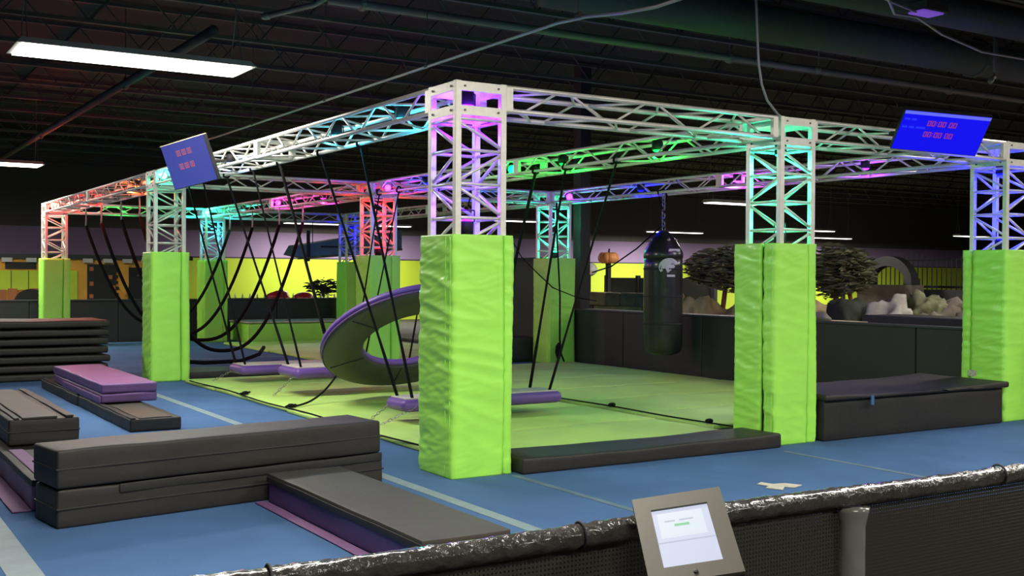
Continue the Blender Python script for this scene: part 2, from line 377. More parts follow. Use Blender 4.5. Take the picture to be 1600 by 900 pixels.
# ------------------------------------------------------------------ soft mats
def softbox(bm, a, b, nx, ny, nz, amp, fr, seed, bev=.02, sag=0.):
    vs = box2(bm, a, b)
    # subdivide by slicing
    cuts = [(0, nx), (1, ny), (2, nz)]
    for ax, n in cuts:
        ps = [a[ax]+(b[ax]-a[ax])*i/n for i in range(1, n)]+[a[ax]+bev, b[ax]-bev, a[ax]+bev*.35, b[ax]-bev*.35]
        for pv in ps:
            if not (a[ax] < pv < b[ax]): continue
            co = Vector((0, 0, 0)); co[ax] = pv
            no = Vector((0, 0, 0)); no[ax] = 1
            bmesh.ops.bisect_plane(bm, geom=bm.verts[:]+bm.edges[:]+bm.faces[:], plane_co=co, plane_no=no)
    lo = Vector([min(a[i], b[i]) for i in range(3)]); hi = Vector([max(a[i], b[i]) for i in range(3)])
    for v in bm.verts:
        c = v.co.copy()
        # round the edges
        d = []
        inner = Vector([min(max(c[i], lo[i]+bev), hi[i]-bev) for i in range(3)])
        off = c-inner
        if off.length > 1e-6: c = inner+off.normalized()*bev
        n = noise.noise_vector(Vector((c.x*fr, c.y*fr, c.z*fr*1.5))+Vector((seed*7.1, seed, 0)))
        bot = 0 if c.z < lo.z+bev+.002 else 1
        c += Vector((n.x, n.y, n.z*bot))*amp
        if sag and c.z > (lo.z+hi.z)/2:
            fx = (c.x-lo.x)/(hi.x-lo.x); fy = (c.y-lo.y)/(hi.y-lo.y)
            c.z -= sag*math.sin(PI*min(max(fx, 0), 1))*(.5+.5*math.sin(PI*min(max(fy, 0), 1)))
        v.co = c
def floormat(name, label, a, b, m, nx, ny, amp=.006, group=None, cat='mat', h=.04):
    bm = B(); softbox(bm, (a[0], a[1], 0), (b[0], b[1], h), nx, ny, 2, amp, 1.3, a[0]+a[1], bev=.012)
    return one(name, bm, m, label, cat, group, smooth=True)
# lime landing mats, folding panels separated by seams
def landing(label, x0, y0, x1, y1, n):
    t = thing('landing_mat', label, 'mat', ((x0+x1)/2, (y0+y1)/2, 0)); c = Vector(t.location)
    ys = [y0+(y1-y0)*i/n for i in range(n+1)]
    for i in range(n):
        bm = B(); e = .02*math.sin(i*2.3+x0)
        softbox(bm, (x0+e, ys[i]+.004, .002), (x1+e*.6, ys[i+1]-.004, .045), 14, 6, 2, .012, 1.7, i+x0, bev=.012)
        bmesh.ops.translate(bm, vec=-c, verts=bm.verts); link('mat_panel', bm, 'lime_mat', t, smooth=True)
    return t
landing('lime green folding mat covering the near bay under the ring and planks', .14, .22, 3.22, 8.35, 6)
landing('lime green folding mat under the punching bag, beyond the blue gap', 3.38, .83, 6.98, 8.45, 6)
landing('pale lime green mat on the floor of the far right bay', 3.3, 9.4, 6.9, 16.6, 5)
bm = B(); softbox(bm, (4.0, 17.0, .0), (6.6, 18.3, .42), 10, 5, 4, .01, 2, 4); one('green_platform', bm, 'lime', 'bright green padded step in front of the far low wall', 'padded block', smooth=True)
bm = B(); box2(bm, (3.98, 16.98, .435), (6.62, 18.32, .47), bev=.01); one('step_cover', bm, 'beige', 'pale cover board lying on the far green padded step', 'board')
# tether cords along the edges of the green mats
def cord(label, pts, r=.008, name='tether_cord'):
    bm = B(); tube(bm, pts, r, 6); return one(name, bm, 'rope', label, 'cord', smooth=True)
cord('black cord lying along the left edge of the near green mat', [(.13+.03*math.sin(y*2.2), y, .055) for y in [.4+.4*i for i in range(20)]])
cord('black cord along the blue gap, on the edge of the right green mat', [(3.42+.02*math.sin(y*3), y, .055) for y in [.6+.3*i for i in range(24)]])
def knot(label, c):
    bm = B(); bmesh.ops.create_icosphere(bm, subdivisions=2, radius=.035, matrix=Matrix.Translation(c) @ Matrix.Diagonal((1.4, 1, .7, 1)))
    bar(bm, (c[0]-.08, c[1]-.05, c[2]), (c[0]+.08, c[1]+.06, c[2]), .012, 6)
    return one('anchor_clip', bm, 'rope', label, 'clip', smooth=True)
knot('black anchor clip on the left mat edge where the tether meets it', (.2, 4.34, .07)); knot('black anchor clip on the left mat edge farther back', (.2, 5.91, .07))
knot('black anchor clip on the blue gap edge nearer the centre pillar', (3.42, 2.6, .075)); knot('black anchor clip on the blue gap edge nearer the middle pillar', (3.42, .95, .075))

# black crash mats
def crash(name, label, a, b, m='black_v', nx=14, ny=6, nz=3, amp=.008, sag=0, seed=1, cat='mat'):
    bm = B(); softbox(bm, a, b, nx, ny, nz, amp, 2.2, seed, bev=.02, sag=sag); return one(name, bm, m, label, cat, smooth=True)
crash('threshold_mat', 'long thin black mat lying between the centre and middle front pillars', (.30, -.38, 0), (3.1, .14, .13), 'black_v', 20, 6, 3, .01, .02, 5)
crash('threshold_mat', 'thin black mat lying across the bay behind the far planks', (.3, 8.75, 0), (3.1, 9.7, .10), 'black_v', 16, 6, 2, .008, 0, 6)
t = thing('crash_block', 'deep black vaulting block on the right between two green pillars', 'padded block', (5.05, .2, 0))
bm = B(); softbox(bm, (-1.33, -.52, 0), (1.40, .52, .40), 24, 10, 5, .014, 2, 3, bev=.02, sag=.035); link('body', bm, 'black_m', t, smooth=True)
bm = B(); softbox(bm, (-1.35, -.56, .385), (1.46, .60, .45), 28, 10, 2, .010, 2, 8, bev=.02, sag=.055); link('top_cover', bm, 'black_v', t, smooth=True)
bm = B(); box2(bm, (-.74, -.575, .32), (-.70, -.56, .41), bev=.003); link('clip', bm, 'bluebit', t)

# folded mat stack at far left
for i in range(7):
    bm = B(); z = .127*i
    random.seed(i); dx = random.uniform(-.02, .02)
    softbox(bm, (-3.4+dx, 9.5, z), (-.66+dx, 10.7, z+.098), 12, 5, 3, .008, 2, i, bev=.028)
    lb = ['bottom', 'second from the bottom', 'third from the bottom', 'middle', 'third from the top', 'second from the top', 'top'][i]
    one('folded_mat', bm, 'black_v', 'black folded gym mat at the far left, %s of the stack' % lb, 'mat', 'black mats stacked at the left', smooth=True)
    if i < 6:
        pass
bm = B()
# thin spacer folds between the mats belong to the lower mat: drawn as recessed hinges
# ------------------------------------------------------------------ foreground foam blocks
def foam(name, label, w, d, h, loc, rz, m='black_v', seam=True, parts=(), seed=1, nx=16, amp=.008, cat='foam block'):
    t = thing(name, label, cat, loc, rz)
    bm = B(); softbox(bm, (-w/2, -d/2, 0), (w/2, d/2, h), nx, max(6, int(nx*d/w)), 4, amp, 2.4, seed, bev=.018); link('foam_body', bm, m, t, smooth=True)
    if seam:
        bm = B(); box2(bm, (-w/2-.006, -d/2-.006, h*.48), (w/2+.006, d/2+.006, h*.48+.012), bev=.003); link('seam_band', bm, 'black_m' if m != 'purple_v' else 'purple_d', t)
    for (nm, a, b, mm) in parts:
        bm = B(); softbox(bm, a, b, 12, 8, 1, .006, 3, seed+3, bev=.004); link(nm, bm, mm, t, smooth=True)
    return t
bx, by, ba = -2.0, -.14, math.radians(8.6)
foam('foam_beam', 'long black foam beam in front, lying on the floor under another', 2.36, .42, .235, (bx, by, 0), ba, parts=[('flap', (-.8, -.218, .18), (1.17, -.205, .235), 'black_m')], seed=2, nx=26)
foam('foam_beam', 'long black foam beam resting on top of the front beam', 2.34, .44, .235, (bx-.015, by, .243), ba, seed=9, nx=26)
foam('foam_block', 'purple foam block with charcoal top running from the front beam to the railing', .52, 2.26, .175, (-1.505, -1.53, 0), 0, 'purple_d', False,
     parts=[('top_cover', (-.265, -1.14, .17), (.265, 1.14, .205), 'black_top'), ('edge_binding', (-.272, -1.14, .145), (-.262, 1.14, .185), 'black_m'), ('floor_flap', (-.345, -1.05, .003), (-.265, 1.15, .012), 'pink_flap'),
            ('floor_flap', (-.1, -1.33, .003), (.36, -1.13, .014), 'purple_v')], seed=4)
foam('foam_block', 'low purple foam block with gathered side, under the left black block', .50, 3.0, .17, (-2.93, 1.6, 0), 0, 'purple_v', False,
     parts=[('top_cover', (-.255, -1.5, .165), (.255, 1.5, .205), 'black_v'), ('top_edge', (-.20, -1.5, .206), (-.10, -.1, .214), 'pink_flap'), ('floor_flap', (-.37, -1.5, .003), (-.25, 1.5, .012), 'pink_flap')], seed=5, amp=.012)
foam('foam_block', 'black foam block with ridged top at the left edge of the picture', .52, 2.42, .20, (-2.85, 2.87, .215), 0, 'black_v', True,
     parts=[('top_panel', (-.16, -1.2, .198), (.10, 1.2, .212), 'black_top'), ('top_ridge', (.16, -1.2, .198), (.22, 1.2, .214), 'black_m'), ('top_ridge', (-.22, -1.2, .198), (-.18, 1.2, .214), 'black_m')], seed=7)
foam('foam_block', 'low black foam slab under the purple blocks, near half', .50, 2.5, .125, (-1.51, 4.78, 0), 0, 'black_v', False,
     parts=[('top_panel', (-.16, -1.24, .122), (.16, 0.0, .135), 'black_top'), ('edge_band', (-.24, -1.24, .122), (-.19, 1.24, .138), 'black_m')], seed=8)
foam('foam_block', 'low black foam slab running on behind the purple blocks', .50, 2.4, .125, (-1.52, 7.28, 0), 0, 'black_v', False,
     parts=[('edge_band', (-.24, -1.15, .122), (-.19, 1.15, .138), 'black_m')], seed=11)
foam('foam_block', 'purple foam block lying on the black slab, lower of two', .60, 2.85, .10, (-1.43, 6.37, .142), 0, 'purple_v', False,
     parts=[('side_flap', (-.325, -1.43, .0), (-.307, .7, .07), 'purple_v')], seed=12)
foam('foam_block', 'purple foam block on top of the purple pair', .60, 2.85, .105, (-1.43, 6.37, .246), 0, 'purple_v', False, seed=13)

# ------------------------------------------------------------------ truss
CW = .2285; T = .026       # tower half width to leg centre is CW-T
BRACE = {}
def barmesh(L, r):
    k = (round(L, 3), r)
    if k not in BRACE:
        bm = B(); bmesh.ops.create_cone(bm, cap_ends=True, segments=8, radius1=r, radius2=r, depth=L)
        me = bpy.data.meshes.new('brace'); bm.to_mesh(me); bm.free(); me.materials.append(MT['alu'])
        for p in me.polygons: p.use_smooth = True
        BRACE[k] = me
    return BRACE[k]
def brace(p, q, r, parent, name='brace'):
    p = Vector(p); q = Vector(q); d = q-p
    o = bpy.data.objects.new(name, barmesh(d.length, r)); COL.objects.link(o); o.parent = parent
    o.location = (p+q)/2; o.rotation_mode = 'QUATERNION'; o.rotation_quaternion = d.to_track_quat('Z', 'Y')
    return o
TW = {}
def tower(x, y, label):
    t = thing('padded_truss_tower', label, 'truss tower', (x, y, 0))
    c = CW-T
    for sx in (-1, 1):
        for sy in (-1, 1):
            bm = B(); box2(bm, (sx*c-T, sy*c-T, 0), (sx*c+T, sy*c+T, 3.05), bev=.005); link('chord', bm, 'alu', t)
    for (ax, s) in ((0, -1), (0, 1), (1, -1), (1, 1)):
        for (z0, z1) in ((2.97, 3.045), (2.785, 2.86)):
            bm = B()
            if ax == 0: box2(bm, (s*(CW-.004)-.004, -CW+.045, z0), (s*(CW-.004)+.004, CW-.045, z1), bev=.002)
            else: box2(bm, (-CW+.045, s*(CW-.004)-.004, z0), (CW-.045, s*(CW-.004)+.004, z1), bev=.002)
            pl = link('corner_plate', bm, 'alu', t)
            for e in (-.15, .15):
                bm = B(); m = (z0+z1)/2
                if ax == 0: bar(bm, (s*(CW-.002), e, m), (s*(CW+.009), e, m), .009, 6)
                else: bar(bm, (e, s*(CW-.002), m), (e, s*(CW+.009), m), .009, 6)
                link('bolt', bm, 'alu_dark', pl)
        zs = [2.76, 2.52, 2.26, 2.0, 1.76]
        for i, z in enumerate(zs):
            if 0 < i < 4 or i == 0:
                P_ = (s*c, -c, z) if ax == 0 else (-c, s*c, z); Q_ = (s*c, c, z) if ax == 0 else (c, s*c, z)
                brace(P_, Q_, .013, t, 'rung')
            if i < 4:
                up = (i+ax) % 2 == 0
                za, zb = (zs[i]-.02, zs[i+1]+.02) if up else (zs[i+1]+.02, zs[i]-.02)
                P_ = (s*c, c, za) if ax == 0 else (-c, s*c, zb); Q_ = (s*c, -c, zb) if ax == 0 else (c, s*c, za)
                brace(P_, Q_, .013, t)
    return t
def beam(x0, y0, x1, y1, label):
    """box truss, .42 wide and .22 high, top at 3.05"""
    L = math.hypot(x1-x0, y1-y0); t = thing('truss_beam', label, 'truss beam', ((x0+x1)/2, (y0+y1)/2, 2.94), math.atan2(y1-y0, x1-x0))
    hw, hh, r = .205, .09, .021
    for sy in (-1, 1):
        for sz in (-1, 1):
            bm = B(); bar(bm, (-L/2, sy*hw, sz*hh), (L/2, sy*hw, sz*hh), r, 10); link('chord', bm, 'alu', t, smooth=True)
    for s in (-1, 1):
        x = s*(L/2-.03); bm = B()
        for sy in (-1, 1): box2(bm, (x-.03, sy*hw-.02, -hh), (x+.03, sy*hw+.02, hh))
        for sz in (-1, 1): box2(bm, (x-.03, -hw, sz*hh-.018), (x+.03, hw, sz*hh+.018))
        link('end_frame', bm, 'alu', t)
    n = max(2, int(round((L-.2)/.45))); st = (L-.22)/n
    for i in range(n):
        a = -L/2+.11+st*i+.06; b = a+st-.13
        up = i % 2 == 0
        for sy in (-1, 1):
            u2 = up if sy < 0 else not up
            brace((a, sy*hw, -hh if u2 else hh), (b, sy*hw, hh if u2 else -hh), .011, t)
        for sz in (-1, 1):
            u2 = up if sz < 0 else not up
            brace((a, -hw if u2 else hw, sz*hh), (b, hw if u2 else -hw, sz*hh), .011, t)
    return t
XS = [0, 3.41, 6.85]; YS = [0, 8.88, 17.77]
OFF = {(1, 0): (.03, 0)}
nm = {(0, 0): 'centre front', (1, 0): 'middle front', (2, 0): 'right front', (0, 1): 'left', (1, 1): 'middle back, behind the ring', (2, 1): 'right back, behind the punching bag',
      (0, 2): 'far left, under the red light', (1, 2): 'far, lit cyan, second from the left at the back', (2, 2): 'farthest, mostly hidden behind the ropes'}
place = {(0, 0): 'nearest, in the middle of the picture', (1, 0): 'on the right, between black mat and black block', (2, 0): 'cut by the right edge of the picture', (0, 1): 'on the left, beside the black mat stack',
         (1, 1): 'behind the foam ring', (2, 1): 'at the back left of the punching bag', (0, 2): 'at the far left below the red light', (1, 2): 'at the back left behind the hanging ropes', (2, 2): 'farthest away, just left of the one behind the ring'}
for k in nm:
    dx, dy = OFF.get(k, (0, 0))
    TW[k] = tower(XS[k[0]]+dx, YS[k[1]]+dy, 'aluminium truss tower with green pad, ' + place[k])
def xb(i, j, lb): beam(XS[i]+CW, YS[j], XS[i+1]-CW, YS[j], lb)
def yb(i, j, lbs):
    a = YS[j]+CW; b = YS[j+1]-CW; m = (a+b)/2-(.1 if j == 0 else 0)
    beam(XS[i], a, XS[i], m-.001, lbs[0]); beam(XS[i], m+.001, XS[i], b, lbs[1])
xb(0, 0, 'front truss beam between the centre and middle front towers'); xb(1, 0, 'front truss beam carrying the bright blue screen on the right')
xb(0, 1, 'grey-green truss beam crossing behind the ropes from the left tower'); xb(1, 1, 'blue-lit truss beam ending at the tower behind the punching bag')
xb(0, 2, 'green-lit truss beam at the far end from the red-lit tower'); xb(1, 2, 'farthest truss beam at the far end, right part')
yb(0, 0, ('cyan-lit left truss beam joined to the centre tower', 'left truss beam behind the left screen, near the left tower')); yb(0, 1, ('orange-lit truss beam just beyond the left tower', 'red-lit truss beam reaching the far left tower'))
yb(1, 0, ('green-lit truss beam leading back from the middle front tower', 'violet-lit truss beam seen between centre tower and ring tower')); yb(1, 1, ('magenta-lit truss beam left of the tower behind the ring', 'teal-lit truss beam reaching the cyan tower at the back'))
yb(2, 0, ('purple-lit truss beam leading back from the right front tower', 'blue-lit truss beam holding the punching bag')); yb(2, 1, ('truss beam beyond the right back tower, far side', 'truss beam reaching the farthest tower at the back'))

# ------------------------------------------------------------------ pillar pads
WP = .274; HP = 1.868
def pad(k, x, y, slits, seed, nz=110, amp=.008, lean=(0, 0)):
    tw = TW[k]
    W2 = 2*WP; Pm = 4*W2; R = .03
    def pt(s, inn):
        s = s % Pm; f = int(s//W2); u = s-f*W2
        h = WP-inn
        # corner order: (-,+) -> (-,-) -> (+,-) -> (+,+) -> back
        c = [(-1, 1), (-1, -1), (1, -1), (1, 1), (-1, 1)]
        a, b = c[f], c[f+1]; k = u/W2
        px = (a[0]+(b[0]-a[0])*k)*h; py = (a[1]+(b[1]-a[1])*k)*h
        n = [(-1, 0), (0, -1), (1, 0), (0, 1)][f]
        # rounding
        d = min(u, W2-u)
        pull = 0.
        if d < R: pull = (R-d)**2/(2*R)*.8
        return Vector((px-n[0]*pull, py-n[1]*pull)), Vector(n)
    bm = B(); box2(bm, (-WP+.06, -WP+.06, .01), (WP-.06, WP-.06, HP-.03)); t = link('pillar_pad', bm, 'core', tw, loc=(x-tw.location.x, y-tw.location.y, 0))
    sl = sorted(slits)
    for i, (s0, wd) in enumerate(sl):
        s1 = sl[(i+1) % len(sl)][0]
        if s1 <= s0: s1 += Pm
        a0 = s0+wd/2; a1 = s1-sl[(i+1) % len(sl)][1]/2
        ns = max(4, int((a1-a0)/.03)); bm = B(); og = []; ig = []
        seamz = []
        for a in range(ns+1):
            s = a0+(a1-a0)*a/ns; po, n = pt(s, 0); pi, _ = pt(s, .055); ro = []; ri = []
            for k in range(nz+1):
                z = HP*k/nz
                edge = min(s-a0, a1-s)
                w1 = noise.noise(Vector((s*2.2+seed*3.7, z*9+s*2.5*math.sin(seed), seed)))
                w2 = noise.noise(Vector((s*5+seed, z*22-s*6, seed*2.)))
                f = int((s % Pm)//W2)
                aa = amp*(1.2 if f == 0 else .5)
                rid = (1-abs(w1)*2.6)*.9+(1-abs(w2)*2.4)*.4
                fade = min(1, z/.05)*min(1, (HP-z)/.08)
                dsp = aa*rid*fade
                if edge < .02: dsp -= (.02-edge)*.6
                bow = .010*math.sin(z*2.1+seed+i*2)*fade
                ed = 0.0
                v = Vector((po.x+n.x*dsp+bow*n.y, po.y+n.y*dsp+bow*n.x, z))
                v.x += lean[0]*(1-z/HP); v.y += lean[1]*(1-z/HP)
                ro.append(bm.verts.new(v)); ri.append(bm.verts.new((pi.x+lean[0]*(1-z/HP), pi.y+lean[1]*(1-z/HP), z)))
            og.append(ro); ig.append(ri)
        for a in range(ns):
            for k in range(nz):
                bm.faces.new((og[a][k], og[a+1][k], og[a+1][k+1], og[a][k+1])); bm.faces.new((ig[a][k], ig[a][k+1], ig[a+1][k+1], ig[a+1][k]))
            bm.faces.new((og[a][0], ig[a][0], ig[a+1][0], og[a+1][0])); bm.faces.new((og[a][nz], og[a+1][nz], ig[a+1][nz], ig[a][nz]))
        for k in range(nz):
            bm.faces.new((og[0][k], og[0][k+1], ig[0][k+1], ig[0][k])); bm.faces.new((og[ns][k], ig[ns][k], ig[ns][k+1], og[ns][k+1]))
        link('vinyl_panel', bm, 'lime', t, smooth=True)
    # stitched seam ridge near the front corner of the left face
    for s in (W2*.80, W2*.93):
        po, n = pt(s, -.004); bm = B(); tube(bm, [(po.x+lean[0]*(1-z/HP), po.y+lean[1]*(1-z/HP), z) for z in [HP*.99*k/30 for k in range(31)]], .0035, 5); link('stitching', bm, 'lime', t, smooth=True)
    return t
W2 = 2*WP
def S(*fr): return [(W2*(f+k), w) for (f, k, w) in fr]
pad((0, 0), 0, 0, S((1, .86, .012), (3, .5, .012)), 1, 170, .009)
pad((1, 0), 3.38, 0, S((0, .70, .035), (1, .82, .018), (3, .4, .012)), 2, 150, .009)
pad((2, 0), 6.83, 0, S((0, .20, .04), (2, .6, .012)), 3, 130, .010)
pad((0, 1), 0, 8.88, S((1, .80, .02), (3, .5, .012)), 4, 90, .007)
pad((1, 1), 3.41, 8.88, S((1, .72, .02), (3, .5, .012)), 5, 60, .006)
pad((2, 1), 6.87, 8.88, S((2, .5, .012),), 6, 60, .005)
pad((0, 2), 0, 17.77, S((1, .75, .02),), 7, 40, .005)
pad((1, 2), 3.41, 17.77, S((1, .85, .012),), 8, 40, .005)
pad((2, 2), 6.87, 17.77, S((1, .5, .012),), 9, 40, .005)
bm = B(); box2(bm, (0, -.05, -.035), (.003, .05, .035)); one('care_label', bm, 'tag', 'small printed care label on the lower left face of the right pad', 'label', loc=(6.83-WP-.012, .12, .50))
bpy.context.view_layer.update()

# ------------------------------------------------------------------ coloured stage lights
LEDK = 2.2
def par(x, y, z, col, watt, label, lensstr=6., aim=(0, 0, -1), r=.055, light=True, rad=.05):
    t = thing('stage_light', label, 'stage light', (x, y, z))
    q = Vector(aim).to_track_quat('-Z', 'Y').to_matrix()
    bm = B(); lathe(bm, [(r*.6, .11), (r, .10), (r*1.05, .0), (r*.9, -.0), (r*.9, .02)], (0, 0, 0), 16, q); link('housing', bm, 'core', t, smooth=True)
    bm = B(); lathe(bm, [(r*.9, .012), (r*.85, -.008), (r*.4, -.02)], (0, 0, 0), 16, q)
    lm = mat('led lens', (.1, .1, .1), .3, emit=col, estr=lensstr); link('lens', bm, lm, t, smooth=True)
    bm = B(); bar(bm, (-r*1.3, 0, 0), (-r*1.3, 0, .09), .006, 5); bar(bm, (r*1.3, 0, 0), (r*1.3, 0, .09), .006, 5); bar(bm, (-r*1.3, 0, .09), (r*1.3, 0, .09), .006, 5); link('yoke', bm, 'core', t)
    if light:
        ld = bpy.data.lights.new('led_light', 'POINT'); ld.energy = watt*LEDK; ld.color = col; ld.shadow_soft_size = rad
        lo = bpy.data.objects.new('led_light', ld); COL.objects.link(lo); lo.parent = t; lo.location = Vector(aim).normalized()*.09
    return t
PU = (.16, .0, 1); CY = (.03, .6, 1); TE = (.02, 1, .55); GR = (.0, 1, .05); BL = (.0, .0, 1); MG = (1, .01, .45); RD = (1, .01, .005); OR = (1, .12, .02); VI = (.22, .01, 1); WB = (.4, .6, 1)
par(0, 0, 2.9, PU, 10, 'small purple stage light inside the centre tower top')
par(0, 1.15, 2.93, CY, 9, 'cyan stage light inside the beam beside the centre tower')
par(0, 2.6, 2.93, CY, 5, 'cyan stage light farther along the left beam')
par(0, 5.9, 2.93, WB, 3.5, 'pale blue stage light in the left beam near the screen')
par(-.1, 8.66, 2.97, TE, 8, 'bright teal stage light at the top of the left tower', 60, (-.3, -1, -.1), .06)
par(0, 10.6, 2.95, OR, 24, 'orange stage light in the beam beyond the left tower')
par(0, 14.2, 2.95, RD, 12, 'red-orange stage light near the far left beam joint')
par(-.05, 17.45, 2.98, RD, 20, 'glaring red stage light on top of the far left tower', 200, (-.3, -1, -.05), .10)
par(1.4, 17.7, 2.93, GR, 10, 'green stage light in the far beam, left part')
par(3.2, 17.5, 2.95, TE, 12, 'teal stage light on the tower behind the ropes', 30, (-.3, -1, -.1), .06)
par(3.41, 17.77, 2.6, CY, 10, 'cyan stage light inside the far tower behind the ropes')
par(3.41, 15.6, 2.93, TE, 8, 'teal stage light in the beam near the cyan tower')
par(3.3, 13.2, 2.95, MG, 10, 'magenta stage light with bright lens in the middle beam', 30, (-.4, -1, -.1), .055)
par(3.41, 11.2, 2.93, MG, 16, 'magenta stage light in the beam behind the ropes')
par(3.41, 8.88, 2.72, RD, 9, 'red stage light inside the tower behind the ring')
par(3.3, 8.3, 2.93, VI, 6, 'violet stage light glowing beside the ring tower', 25, (-.4, -1, -.1), .055)
par(3.41, 7.2, 2.93, BL, 12, 'blue stage light in the beam between ring tower and centre tower')
par(3.3, 4.6, 2.93, GR, 3, 'green stage light lens just right of the centre tower', 25, (-.5, -1, -.1), .06)
par(3.41, 3.6, 2.93, GR, 9, 'green stage light in the beam behind the front beam')
par(3.41, 1.8, 2.93, GR, 6, 'green stage light near the middle front tower')
par(3.44, 0, 2.72, TE, 10, 'teal stage light inside the middle front tower')
par(6.85, 0, 2.72, BL, 14, 'blue stage light inside the right front tower')
par(6.85, 1.9, 2.93, VI, 10, 'purple stage light in the beam below the right screen')
par(6.85, 4.2, 2.93, (.5, .03, 1), 9, 'purple stage light in the beam near the punching bag')
par(6.85, 6.4, 2.93, BL, 12, 'blue stage light in the beam left of the punching bag')
par(6.75, 8.25, 2.93, VI, 4, 'violet stage light glowing beside the right back tower', 25, (-.4, -1, -.1), .06)
par(6.87, 8.88, 2.72, TE, 10, 'teal stage light inside the right back tower')
par(5.2, 8.88, 2.93, BL, 8, 'blue stage light in the beam behind the centre tower')
par(6.87, 17.77, 2.72, BL, 8, 'blue stage light at the farthest tower')
par(0, 0, 1.98, PU, 3.5, 'small purple uplight low inside the centre tower', aim=(0, 0, 1))
par(3.44, 0, 1.98, TE, 2.5, 'small teal uplight low inside the middle front tower', aim=(0, 0, 1))
par(6.85, 0, 1.98, BL, 5, 'small blue uplight low inside the right front tower', aim=(0, 0, 1))
par(3.41, 8.88, 1.98, RD, 3, 'small red uplight low inside the tower behind the ring', aim=(0, 0, 1))
par(6.87, 8.88, 1.98, TE, 3, 'small teal uplight low inside the right back tower', aim=(0, 0, 1))

# ------------------------------------------------------------------ straps, planks, ring
ZT = 2.83
def strap(label, top, bot, w=.021, tie=True, chain=True, sagx=.0):
    t = thing('hanging_strap', label, 'strap', top); a = Vector((0, 0, 0)); b = Vector(bot)-Vector(top)
    bm = B(); pts = []
    for i in range(13):
        k = i/12; p = a.lerp(b, k); p.z -= sagx*math.sin(PI*k); pts.append(p)
    tube(bm, pts, lambda k, an: w*(.55+.45*abs(math.cos(an)))*.75*(1.25 if k > .75 else 1), 8); link('webbing', bm, 'rope', t, smooth=True)
    if tie:
        bm = B(); tube(bm, [(.05*math.cos(a2)*.8, .05*math.sin(a2*2)*.3, .03+.045*math.sin(a2)) for a2 in [2*PI*i/16 for i in range(17)]], .013, 6); link('tie_loop', bm, 'rope', t, smooth=True)
    return t
def chainlet(label, p, q, n=8):
    bm = B(); p = Vector(p); q = Vector(q)
    for i in range(n):
        c = p.lerp(q, (i+.5)/n); d = (q-p).normalized(); s = Vector((0, 0, 1)).cross(d)
        if s.length < .01: s = Vector((1, 0, 0))
        s.normalize()
        if i % 2: s = s.cross(d)
        L = (q-p).length/n*.62
        tube(bm, [c+d*L*math.cos(a)+s*.013*math.sin(a) for a in [2*PI*k/10 for k in range(11)]], .004, 5)
    return one('short_chain', bm, 'steel', label, 'chain', smooth=True)
def plank(label, x0, x1, y0, y1, z):
    t = thing('hanging_plank', label, 'plank', ((x0+x1)/2, (y0+y1)/2, z)); L = x1-x0; W = abs(y1-y0)
    bm = B(); softbox(bm, (-L/2, -W/2, -.13), (L/2, W/2, 0), 18, 6, 4, .004, 3, x0, bev=.06); link('padding', bm, 'purple_ring', t, smooth=True)
    bm = B(); box2(bm, (-L/2+.05, -W/2+.05, -.004), (L/2-.05, W/2-.05, .012), bev=.004); link('top_board', bm, 'beige', t)
    return t
plank('purple padded plank hung low in front of the ring, ends showing past the centre pillar', .66, 2.62, 2.42, 2.86, .29)
plank('purple padded plank hung between the ring and the far plank', .62, 2.6, 5.28, 5.95, .40)
plank('purple padded plank hung farthest back, by the black mat', .60, 2.6, 7.30, 7.85, .29)
TL = .205; TR = 3.2
strap('black strap from the cyan-lit beam to the left far corner of the near plank', (TL, 3.5, ZT), (.76, 2.76, .29))
strap('black strap nearest the centre pillar, down to the near plank', (TL, 2.48, ZT), (.80, 2.50, .29))
strap('black strap from the green beam to the near plank, left of its pair', (TR, 3.25, ZT), (2.42, 2.80, .29))
strap('black strap from the green beam to the near plank, right of its pair', (TR, 2.25, ZT), (2.48, 2.50, .29))
strap('black strap to the middle plank, left one of the pair', (TL, 6.7, ZT), (.74, 5.85, .40)); strap('black strap to the middle plank, right one of the pair', (TL, 5.66, ZT), (.72, 5.36, .40))
strap('thin strap crossing the ring pillar pad down to the middle plank', (TR, 6.4, ZT), (2.45, 5.85, .40), .016); strap('thin strap just right of it, down to the middle plank', (TR, 5.4, ZT), (2.45, 5.36, .40), .016)
strap('black strap to the farthest plank, partly behind the left screen', (TL, 8.45, ZT), (.68, 7.75, .29)); strap('black strap to the farthest plank, right one of the pair', (TL, 7.73, ZT), (.70, 7.40, .29))
strap('strap to the right far end of the farthest plank', (TR, 8.4, ZT), (2.5, 7.75, .29), .016); strap('strap to the right near end of the farthest plank', (TR, 7.7, ZT), (2.5, 7.40, .29), .016)
chainlet('short steel chain holding the near plank corner to the mat', (.72, 2.8, .24), (.58, 3.0, .05)); chainlet('short steel chain slanting from the near plank to the mat', (.80, 2.42, .22), (.45, 2.5, .05), 10)
chainlet('short steel chain under the middle plank corner', (.70, 5.4, .35), (.45, 5.6, .05), 10); chainlet('short steel chain under the farthest plank corner', (.66, 7.7, .22), (.40, 7.9, .05), 9)
